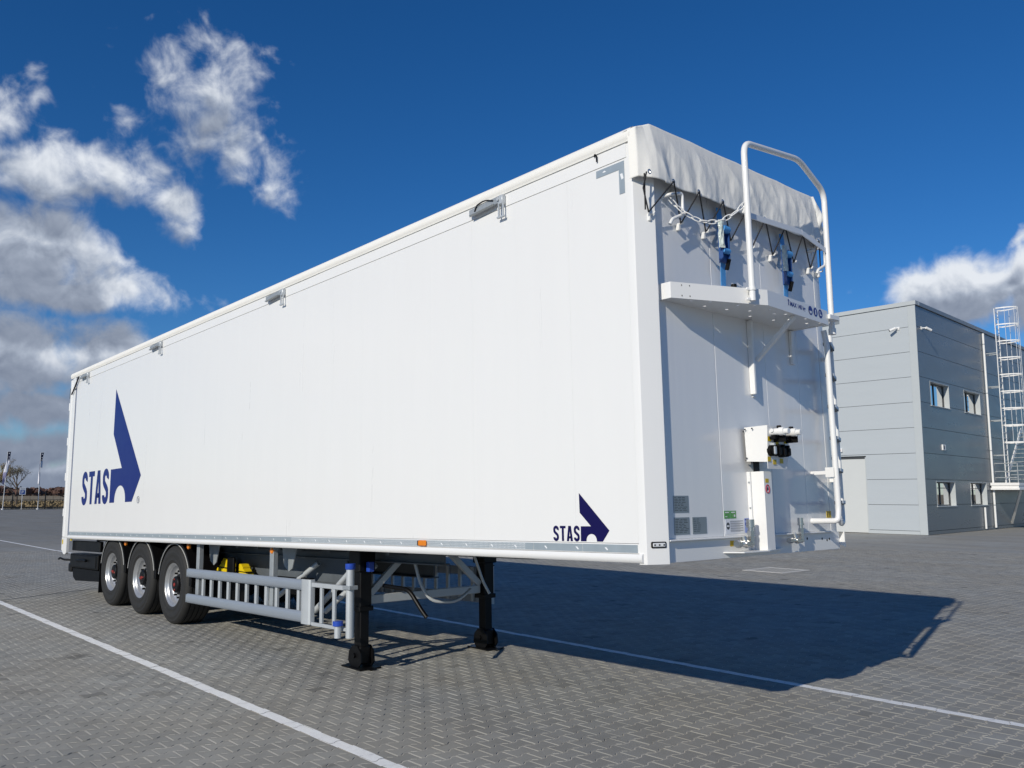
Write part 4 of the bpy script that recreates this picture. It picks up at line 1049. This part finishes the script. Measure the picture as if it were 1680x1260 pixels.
def strap(y, ztop, ztens, label):
    root = empty('ratchet_strap', BODY @ Vector((.03, y, 1.95))); tag(root, label, 'ratchet strap')
    m = B(); pts = [(.018, y, ztop), (.022, y + .01, ztop - .12), (.030, y + .015, 2.42), (.022, y + .022, 2.22), (.012, y + .026, 2.05), (.010, y + .026, 1.93)]
    for a, b in zip(pts, pts[1:]): m.bar(a, b, .064, .004, (1, 0, 0))
    m.build('webbing', 'blue_web', root)
    m = B(); z = ztens
    m.box(.030, .040, y - .035, y + .055, z - .26, z + .04, .004)
    m.prism([(.028, z - .27), (.065, z - .24), (.070, z - .02), (.050, z + .05), (.028, z + .03)], lambda p, q, d: (p, d, q), y - .040, y - .034); m.prism([(.028, z - .27), (.065, z - .24), (.070, z - .02), (.050, z + .05), (.028, z + .03)], lambda p, q, d: (p, d, q), y + .050, y + .056)
    m.build('ratchet_frame', 'blue_dark', root)
    for (zz, r_) in ((z, .030), (z - .17, .022)): m = B(); m.tube([(.058, y - .03, zz), (.058, y + .05, zz)], r_, 14); m.build('spool', 'blue_web', root, 40)
    m = B(); m.bar((.055, y + .012, z - .275), (.085, y + .012, z - .285), .085, .018, (0, 1, 0), .004); m.build('lever_grip', 'black_plastic', root)
    m = B(); vs = []; fs = []
    for i in range(9):
        for k in range(9):
            u, v = i / 8 * math.pi, k / 8; rr = .022 * (1 + .5 * mnoise.noise(Vector((i * .9, k * .8, y * 5))))
            vs.append((.055 + rr * math.sin(u) * 1.2, y - .045 + rr * math.cos(u) * 1.2, z + .06 - .22 * v))
    for i in range(8):
        for k in range(8): a = i * 9 + k; fs.append((a, a + 1, a + 10, a + 9))
    m.add(vs, fs); m.build('plastic_wrap', 'clear_bag', root)
strap(.925, 2.62, 2.44, 'blue ratchet strap left of the handrail upright, hanging on the trailer front')
strap(1.83, 2.60, 2.42, 'blue ratchet strap between the two handrail uprights on the trailer front')

# ------------------------------------------------------------------ industrial building
C0 = Vector((-12.34, 34.3, 0)); ang = R(3.2)
dR = Vector((-math.sin(ang), math.cos(ang), 0)); nR = Vector((math.cos(ang), math.sin(ang), 0))
MR = Matrix(((dR.x, nR.x, 0, C0.x), (dR.y, nR.y, 0, C0.y), (0, 0, 1, 0), (0, 0, 0, 1)))          # local (t along wall, o outwards, z)
ML = Matrix(((-1, 0, 0, C0.x), (0, -1, 0, C0.y), (0, 0, 1, 0), (0, 0, 0, 1)))
RW = lambda: MB(MR)
LWm = lambda: MB(ML)
bd = empty('industrial_building', C0); tag(bd, 'grey panel-clad industrial hall with four recessed windows behind the trailer', 'building')
ZJ = [.16, 1.30, 2.44, 3.59, 4.73, 5.87, 7.01, 8.15, 9.29, 10.26]
LENL, LENR = 34.0, 34.0
WIN = [(1.30, 3.80, 5.80, 6.92), (5.95, 8.45, 5.80, 6.92), (1.34, 3.86, 1.24, 2.36), (6.02, 8.56, 1.24, 2.36)]
DX0, DX1, DZ = 2.62, 5.9, 3.47
JG = .009
# backing wall behind the panels, with the window openings left free
def cut_rects(u0, u1, z0, z1, holes):
    us = sorted({u0, u1} | {u for h in holes for u in h[:2] if u0 < u < u1}); zs = sorted({z0, z1} | {z for h in holes for z in h[2:] if z0 < z < z1}); out = []
    for a, b in zip(us, us[1:]):
        for c, d_ in zip(zs, zs[1:]):
            if not any(h[0] <= (a + b) / 2 <= h[1] and h[2] <= (c + d_) / 2 <= h[3] for h in holes): out.append((a, b, c, d_))
    return out
m = RW()
for (a, b, c, d_) in cut_rects(.06, LENR, 0, 10.2, WIN): m.box(a, b, -.16, -.062, c, d_)
m.build('backing_wall', 'joint_dark', bd)
m = LWm(); m.box(.10, DX0 - .05, -.16, -.062, 0, 10.2); m.box(DX0 - .05, DX1 + .05, -.16, -.062, DZ + .05, 10.2); m.box(DX1 + .05, LENL, -.16, -.062, 0, 10.2); m.build('backing_wall', 'joint_dark', bd)
m = RW(); m.box(.2, LENR, -30, -.3, 9.9, 10.1); m.build('roof', 'coping_dark', bd)
m = RW(); m.box(LENR - .1, LENR, -30, -.2, 0, 10.2); m.build('backing_wall', 'cladding_dark', bd)
# cladding courses
for z0, z1 in zip(ZJ, ZJ[1:]):
    pieces = cut_rects(.03, LENR, z0 + JG, z1 - JG, WIN)
    # merge vertical cells of the same run so one panel is one object
    m = RW()
    for (a, b, c, d_) in pieces: m.box(a, b, -.060, 0, c, d_, 0)
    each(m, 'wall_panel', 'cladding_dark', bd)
    m = LWm(); hol = [(DX0, DX1, 0, DZ + .06)]
    for (a, b, c, d_) in cut_rects(.34, LENL, z0 + JG, z1 - JG, hol): m.box(a, b, -.060, 0, c, d_, 0)
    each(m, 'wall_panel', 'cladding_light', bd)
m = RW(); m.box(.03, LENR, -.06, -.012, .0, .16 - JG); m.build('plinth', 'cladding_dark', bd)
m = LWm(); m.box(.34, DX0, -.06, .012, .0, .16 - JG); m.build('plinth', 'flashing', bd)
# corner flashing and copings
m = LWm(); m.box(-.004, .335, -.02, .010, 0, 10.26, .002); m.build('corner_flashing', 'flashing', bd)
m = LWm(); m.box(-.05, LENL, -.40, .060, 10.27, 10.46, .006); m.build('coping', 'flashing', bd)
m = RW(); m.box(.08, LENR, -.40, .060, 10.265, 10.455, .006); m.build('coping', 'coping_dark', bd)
# windows: reveal, sill, frame, panes, blinds
for wi, (a, b, c, d_) in enumerate(WIN):
    m = RW(); DP = .30
    m.box(a + .002, a + .03, -DP, .010, c, d_); m.box(b - .03, b - .002, -DP, .010, c, d_); m.box(a + .03, b - .03, -DP, .010, d_ - .03, d_ - .002)
    wn_ = m.build('window', 'flashing', bd)
    m = RW(); m.box(a - .04, b + .04, -DP, .045, c - .035, c + .002, .003); m.build('sill', 'flashing', wn_)
    m = RW(); fr = .055
    m.box(a + .03, b - .03, -DP + .01, -DP + .07, c, c + fr); m.box(a + .03, b - .03, -DP + .01, -DP + .07, d_ - .03 - fr, d_ - .03)
    for t in (a + .03, (a * .55 + b * .45), b - .03 - fr): m.box(t, t + fr, -DP + .008, -DP + .072, c + fr, d_ - .03 - fr)
    if wi > 1: m.box(a + .03, b - .03, -DP + .012, -DP + .068, c + .80, c + .835)
    m.build('window_frame', 'window_frame', wn_)
    mid = a * .55 + b * .45
    for (u0, u1) in ((a + .085, mid), (mid + fr, b - .085)):
        m = RW(); m.box(u0, u1, -DP + .03, -DP + .036, c + fr, d_ - .03 - fr); m.build('pane', 'pane_glass', wn_)
    m = RW(); m.box(a, b, -DP - 1.6, -DP - 1.55, c - .1, d_ + .1); m.box(a - .02, a, -DP - 1.6, -DP, c - .1, d_ + .1); m.box(b, b + .02, -DP - 1.6, -DP, c - .1, d_ + .1); m.box(a, b, -DP - 1.6, -DP, c - .14, c - .1); m.box(a, b, -DP - 1.6, -DP, d_ + .1, d_ + .14); m.build('room', 'interior', wn_)
    m = RW()
    if wi < 2:
        for k in range(16):
            t = a + .12 + k * .142
            if wi == 1 and k in (5, 6): continue
            m.box(t, t + .118, -DP - .09, -DP - .08, c + .05, d_ - .05)
    else: m.box(a + .08, b - .08, -DP - .09, -DP - .08, d_ - .42, d_ - .06); m.bar((a + 1.2, -DP - .3, c + .1), (b - .3, -DP - .3, c + .55), .03, .18)
    each(m, 'blind', 'blind', wn_)
# door in the lit wall
m = LWm(); m.box(DX0 + .05, DX1, -.10, -.045, 0.01, DZ - .06, .003); dr = m.build('door', 'door_paint', bd)
m = LWm(); m.box(DX0, DX0 + .05, -.10, .006, 0, DZ, .002); m.box(DX1, DX1 + .05, -.1, .006, 0, DZ, .002); m.build('door_frame', 'flashing', dr)
m = LWm(); m.box(DX0 + .05, DX1, -.10, -.004, DZ - .055, DZ + .02); m.build('lintel', 'joint_dark', dr)
# rain pipes, vent, alarm
m = RW(); m.tube([(9.45, .07, .08), (9.45, .07, 10.2)], .055, 14); pp = m.build('downpipe', 'ladder_white', bd, 50)
for z in (1.2, 4.0, 7.0, 9.6): m = RW(); m.tube([(9.45, .07, z), (9.45, .07, z + .05)], .066, 14); m.build('pipe_clip', 'galvanised', pp, 50)
m = RW(); m.tube([(7.84, .07, .06), (7.84, .07, 1.12)], .05, 14); m.build('downpipe', 'ladder_white', bd, 50)
m = RW(); m.box(2.36, 2.74, -.01, .06, 3.79, 4.05, .01); o = m.build('wall_vent', 'ladder_white', bd)
m = RW(); m.box(2.44, 2.56, .055, .065, 3.83, 4.01); m.build('grille', 'black_plastic', o)
m = LWm(); m.box(3.72, 3.98, -.01, .10, 3.74, 3.93, .015); o = m.build('alarm_box', 'ladder_white', bd)
m = LWm(); m.box(3.78, 3.92, .099, .104, 3.79, 3.86); m.build('strobe', 'print_red', o)
def camera_unit(mk, u, z, dirv, label):
    root = empty('security_camera', (mk().xf @ Vector((u, 0, z)))); tag(root, label, 'camera')
    m = mk(); m.box(u - .07, u + .07, 0.001, .04, z - .07, z + .07, .01); m.build('wall_plate', 'ladder_white', root)
    m = mk(); m.tube([(u, .04, z), (u + dirv * .05, .18, z), (u + dirv * .10, .24, z - .03)], .028, 10); m.build('arm', 'ladder_white', root, 40)
    m = mk(); c = Vector((u + dirv * .12, .27, z - .05)); dd = Vector((dirv * .75, .5, -.38)).normalized(); m.tube([c - dd * .12, c + dd * .16], .062, 14); m.build('housing', 'ladder_white', root, 40)
    m = mk(); m.tube([c + dd * .161, c + dd * .175], .052, 14); m.build('lens', 'black_plastic', root, 40)
camera_unit(LWm, .80, 9.28, 1, 'small white security camera on the lit wall left of the building corner')
camera_unit(RW, .62, 9.27, 1, 'small white security camera on the shaded wall right of the building corner')

# ------------------------------------------------------------------ caged escape ladder with landing
el = empty('escape_ladder', MR @ Vector((10.2, .55, 0))); tag(el, 'white caged roof ladder rising from a landing on the dark wall', 'ladder')
T0, T1, OF = 9.95, 10.55, .55
for t in (T0, T1):
    m = RW(); m.bar((t, OF, 2.36), (t, OF, 11.55), .07, .035, (0, 1, 0)); m.build('stile', 'ladder_white', el)
for k in range(31):
    z = 2.66 + k * .29; m = RW(); m.tube([(T0, OF, z), (T1, OF, z)], .016, 8); each(m, 'rung', 'ladder_white', el, 60)
for k in range(9):
    z = 4.45 + k * .885; m = RW(); pts = [(T0, OF, z)] + [((T0 + T1) / 2 - .46 * math.cos(R(a)), OF + .12 + .92 * math.sin(R(a)), z) for a in range(0, 181, 15)] + [(T1, OF, z)]
    for a, b in zip(pts, pts[1:]): m.bar(a, b, .012, .06)
    m.build('hoop', 'ladder_white', el)
for a in (25, 60, 90, 120, 155):
    t = (T0 + T1) / 2 - .46 * math.cos(R(a)); of = OF + .12 + .92 * math.sin(R(a)); m = RW(); m.bar((t, of, 4.45), (t, of, 11.53), .05, .012, (0, 1, 0)); m.build('cage_bar', 'ladder_white', el)
for z in (3.80, 5.62, 7.4, 9.18):
    for t in (T0, T1): m = RW(); m.bar((t, 0.001, z), (t, OF - .01, z), .05, .04); m.build('wall_bracket', 'galvanised', el)
m = RW(); m.box(9.12, 16.5, .02, 1.35, 2.22, 2.36, .006); m.box(9.12, 16.5, .02, 1.35, 2.0, 2.10, .006); m.box(9.16, 16.5, .06, 1.31, 2.10, 2.22); dkk = m.build('landing', 'ladder_white', el)
m = RW(); m.bar((9.9, 1.2, 2.0), (12.4, .03, .25), .10, .10); m.bar((11.0, 1.2, 2.0), (14.4, 1.2, .0), .10, .12); each(m, 'landing_strut', 'ladder_white', el)
for (z) in (3.34, 2.93, 2.62):
    m = RW(); m.tube(fillet([(9.25, .25, z - .10), (9.16, .25, z), (9.16, 1.30, z), (16.4, 1.30, z)], .15), .026, 10); m.build('guard_rail', 'galvanised', el, 50)
for t in (9.2, 11.0, 12.8, 14.6, 16.3):
    m = RW(); m.tube([(t, 1.30, 2.36), (t, 1.30, 3.34)], .026, 10); m.build('rail_post', 'galvanised', el, 50)
m = RW(); m.bar((11.0, .25, 2.36), (14.6, .25, 5.4), .05, .2); m.bar((11.0, 1.15, 2.36), (14.6, 1.15, 5.4), .05, .2); st = each(m, 'stair_stringer', 'ladder_white', el)
for k in range(12):
    t = 11.2 + k * .28; z = 2.55 + k * .237; m = RW(); m.box(t, t + .26, .28, 1.12, z, z + .03); m.build('tread', 'galvanised', el)

# ------------------------------------------------------------------ far edge of the yard
FX = -103.5
m = MB(); m.box(FX - .4, FX - .15, -70, 110, -.05, .10, .01); tag(m.build('kerb', 'kerb'), kind='structure')
fe = empty('fence', (FX, 20, 0)); tag(fe, 'black metal fence and sliding gate along the far edge of the yard', 'fence')
for z in (.22, 1.0, 1.66):
    m = MB(); m.box(FX - .03, FX + .03, -60, 100, z - .03, z + .03); m.build('rail', 'fence_black', fe)
m = MB(); m.box(FX - .05, FX + .05, -60, 100, .10, .19); m.build('base_beam', 'fence_black', fe)
for k in range(54):
    y = -60 + k * 3.0 + .35 * math.sin(k * 1.7); m = MB(); m.box(FX - .06, FX + .06, y - .05, y + .05, 0, 1.78 if k % 3 else 1.95); m.build('post', 'fence_black', fe)
m = MB()
for k in range(240):
    y = -20 + k * .26; m.box(FX - .008, FX + .008, y - .010, y + .010, .22, 1.0 if k % 3 else 1.64)
o = m.build('infill_bar', 'fence_black', fe); tag(o, kind='stuff')
m = MB(); m.bar((FX + .04, 22.3, 1.62), (FX + .04, 24.6, .95), .05, .09); m.build('gate_brace', 'fence_black', fe)

def flag(y, x, lean, label, sw):
    root = empty('banner_flag', (x, y, 0)); tag(root, label, 'flag')
    m = MB(); m.tube([(x, y - .05, 0), (x, y + .05 * 0 + lean * .5, 3.2), (x, y + lean, 6.15)], [.040, .032, .022], 10); m.tube([(x, y + lean, 6.12), (x, y + lean + .34, 6.15)], .02, 8); m.tube([(x, y - .05, 0), (x, y - .05, .12)], .14, 12); m.build('pole', 'pole_white', root, 50)
    # banner: cloth twisting downwards
    def cloth(z0, z1, w0, w1, mat, nm, off0, off1, dx=0.0):
        n = 14; vs = []; fs = []
        for i in range(n + 1):
            t = i / n; z = z1 + (z0 - z1) * t; w = w0 + (w1 - w0) * t; of = off0 + (off1 - off0) * t
            for k in range(5):
                u = k / 4; wob = .05 * math.sin(z * 3.1 + u * 3 + sw) * (.3 + u); vs.append((x + dx + wob + .12 * math.sin(z * 1.7 + sw) * u, y + lean + of + w * u, z))
        for i in range(n):
            for k in range(4): a = i * 5 + k; fs.append((a, a + 1, a + 6, a + 5))
        m = MB(); m.add(vs, fs); o = m.build(nm, mat, root, 60); o.modifiers.new('t', 'SOLIDIFY').thickness = .006; return o
    cloth(5.2, 6.12, .30, .24, 'flag_navy', 'banner_top', .02, -.02)
    if sw < 1:
        cloth(3.9, 5.2, .26, .40, 'flag_white', 'banner_middle', -.03, -.28); cloth(2.7, 3.9, .38, .20, 'flag_mauve', 'banner_foot', -.30, -.30)
    else:
        cloth(4.5, 5.2, .26, .22, 'flag_white', 'banner_middle', .0, .03); cloth(2.65, 5.2, .10, .08, 'flag_white', 'banner_foot', -.08, -.10); cloth(1.9, 2.6, .09, .12, 'flag_white', 'banner_end', .06, .05)
    for z in (5.95, 5.58, 5.33):
        m = MB(); m.add([(x - .10, y + lean + .09, z - .06), (x - .10, y + lean + .19, z - .06), (x - .10, y + lean + .17, z + .05), (x - .10, y + lean + .12, z + .08)], [(0, 1, 2, 3)])
        m.add([(x + .10, y + lean + .08, z - .05), (x + .10, y + lean + .19, z - .05), (x + .10, y + lean + .17, z + .04), (x + .10, y + lean + .11, z + .06)], [(0, 1, 2, 3)]); m.build('emblem', 'flag_white', root)
flag(16.55, -100.2, .05, 'leftmost tall banner flag, navy top over white with a mauve foot', .3)
flag(19.85, -100.0, -.12, 'narrow white banner flag with navy top nearest the trailer rear', 2.0)
# parking sign
sx, sy = -99.6, 18.15
ps = empty('parking_sign', (sx, sy, 0)); tag(ps, 'blue and white parking sign on a thin post before the fence', 'sign')
m = MB(); m.tube([(sx - .04, sy, 0), (sx - .04, sy, 2.34)], .03, 8); m.build('post', 'pole_white', ps, 50)
m = MB(); m.box(sx - .012, sx, sy - .30, sy + .30, 1.58, 2.36, .004); bo = m.build('board', 'sign_white', ps)
m = MB(); m.box(sx + .001, sx + .004, sy - .22, sy + .22, 1.64, 2.06); pb_ = m.build('blue_field', 'sign_blue', bo)
vs, fs = text_mesh('P', .42); m = MB(); m.add([(sx + .006, sy - .12 + v.x, 1.70 + v.y) for v in vs], fs); m.build('lettering', 'sign_white', bo)
m = MB()
for k in range(2): m.box(sx + .001, sx + .003, sy - .20, sy + .20, 2.12 + k * .10, 2.16 + k * .10)
each(m, 'print', 'print_grey', bo)

# autumn trees beyond the fence
def tree(x, y, h, seed, leafmat, nleaf, label):
    rr = random.Random(seed); root = empty('bare_tree', (x, y, -.1)); tag(root, label, 'tree', 'trees beyond the fence')
    m = MB(); tips = []
    def grow(p, d, ln, r, lv):
        n = 4; pts = [p]; dd = d.copy()
        for i in range(n):
            dd = (dd + Vector((rr.uniform(-.16, .16), rr.uniform(-.16, .16), rr.uniform(-.03, .12)))).normalized(); pts.append(pts[-1] + dd * ln / n)
        m.tube(pts, [r * (1 - .55 * i / n) for i in range(n + 1)], 5 if lv < 2 else 3, caps=False)
        if lv >= 2: tips.extend(pts[2:])
        if lv < 4:
            for k in range(5 if lv == 0 else 3):
                t = rr.uniform(.35, 1); b = pts[0].lerp(pts[-1], t); a = rr.uniform(0, 6.28); sp = rr.uniform(.45, .95)
                nd_ = (dd + Vector((math.cos(a) * sp, math.sin(a) * sp, rr.uniform(-.1, .35)))).normalized(); grow(b, nd_, ln * rr.uniform(.52, .72), r * .55, lv + 1)
    grow(Vector((x, y, -.1)), Vector((0, 0, 1)), h * .42, .16, 0); m.build('trunk', 'bark', root, 60)
    lf = MB()
    for _ in range(nleaf):
        p = rr.choice(tips) + Vector((rr.gauss(0, .16), rr.gauss(0, .16), rr.gauss(0, .14))); s = rr.uniform(.04, .09)
        u = Vector((rr.uniform(-1, 1), rr.uniform(-1, 1), rr.uniform(-1, 1))).normalized(); v = u.cross(Vector((rr.uniform(-1, 1), rr.uniform(-1, 1), .3))).normalized()
        lf.add([p - u * s, p + v * s * .6, p + u * s, p - v * s * .6], [(0, 1, 2, 3)])
    lf.build('crown', leafmat, root)
tree(-135, 25.2, 7.6, 11, 'leaf_grey', 1300, 'thin half-bare grey tree behind the two flags')
tree(-137, 22.2, 7.8, 5, 'leaf_yellow', 2600, 'yellow-leaved tree at the left edge of the photo beyond the fence')

# far wood along the horizon
rr = random.Random(4); m = MB()
for i in range(5200):
    az = rr.uniform(R(95), R(215)); dist = rr.uniform(600, 690); x = CAM_POS.x + dist * math.cos(az); y = CAM_POS.y + dist * math.sin(az)
    hh = rr.uniform(4.4, 6.6) + 1.2 * mnoise.noise(Vector((az * 30, 0, 0))); s = rr.uniform(1.2, 2.6)
    base = Vector((x, y, -.5)); n = 6
    for q in range(3):
        c = base + Vector((rr.uniform(-s, s), rr.uniform(-s, s), hh * rr.uniform(.25, .85))); u = Vector((rr.uniform(-1, 1), rr.uniform(-1, 1), rr.uniform(-.6, .6))).normalized() * s; v = u.cross(Vector((rr.uniform(-1, 1), rr.uniform(-1, 1), rr.uniform(-1, 1)))).normalized() * s
        m.add([c - u, c - v * .8, c + u, c + v * .9], [(0, 1, 2, 3)])
    m.add([base + Vector((-.2, 0, 0)), base + Vector((.2, 0, 0)), base + Vector((.1, 0, hh)), base + Vector((-.1, 0, hh))], [(0, 1, 2, 3)])
o = m.build('distant_wood', 'wood_rust'); tag(o, 'rust-brown autumn wood along the horizon', 'wood', kind='stuff')
# dry grass of the field
rr = random.Random(9); m = MB()
for i in range(9000):
    x = rr.uniform(-190, -105); y = rr.uniform(-20, 70); s = rr.uniform(.15, .5); a = rr.uniform(0, 3.14); w = rr.uniform(.2, .7)
    m.add([(x - w * math.cos(a), y - w * math.sin(a), -.1), (x + w * math.cos(a), y + w * math.sin(a), -.1), (x + w * .4, y, -.1 + s)], [(0, 1, 2)])
o = m.build('dry_grass', 'dry_field'); tag(o, 'dry brown grass on the field behind the fence', 'grass', kind='stuff')
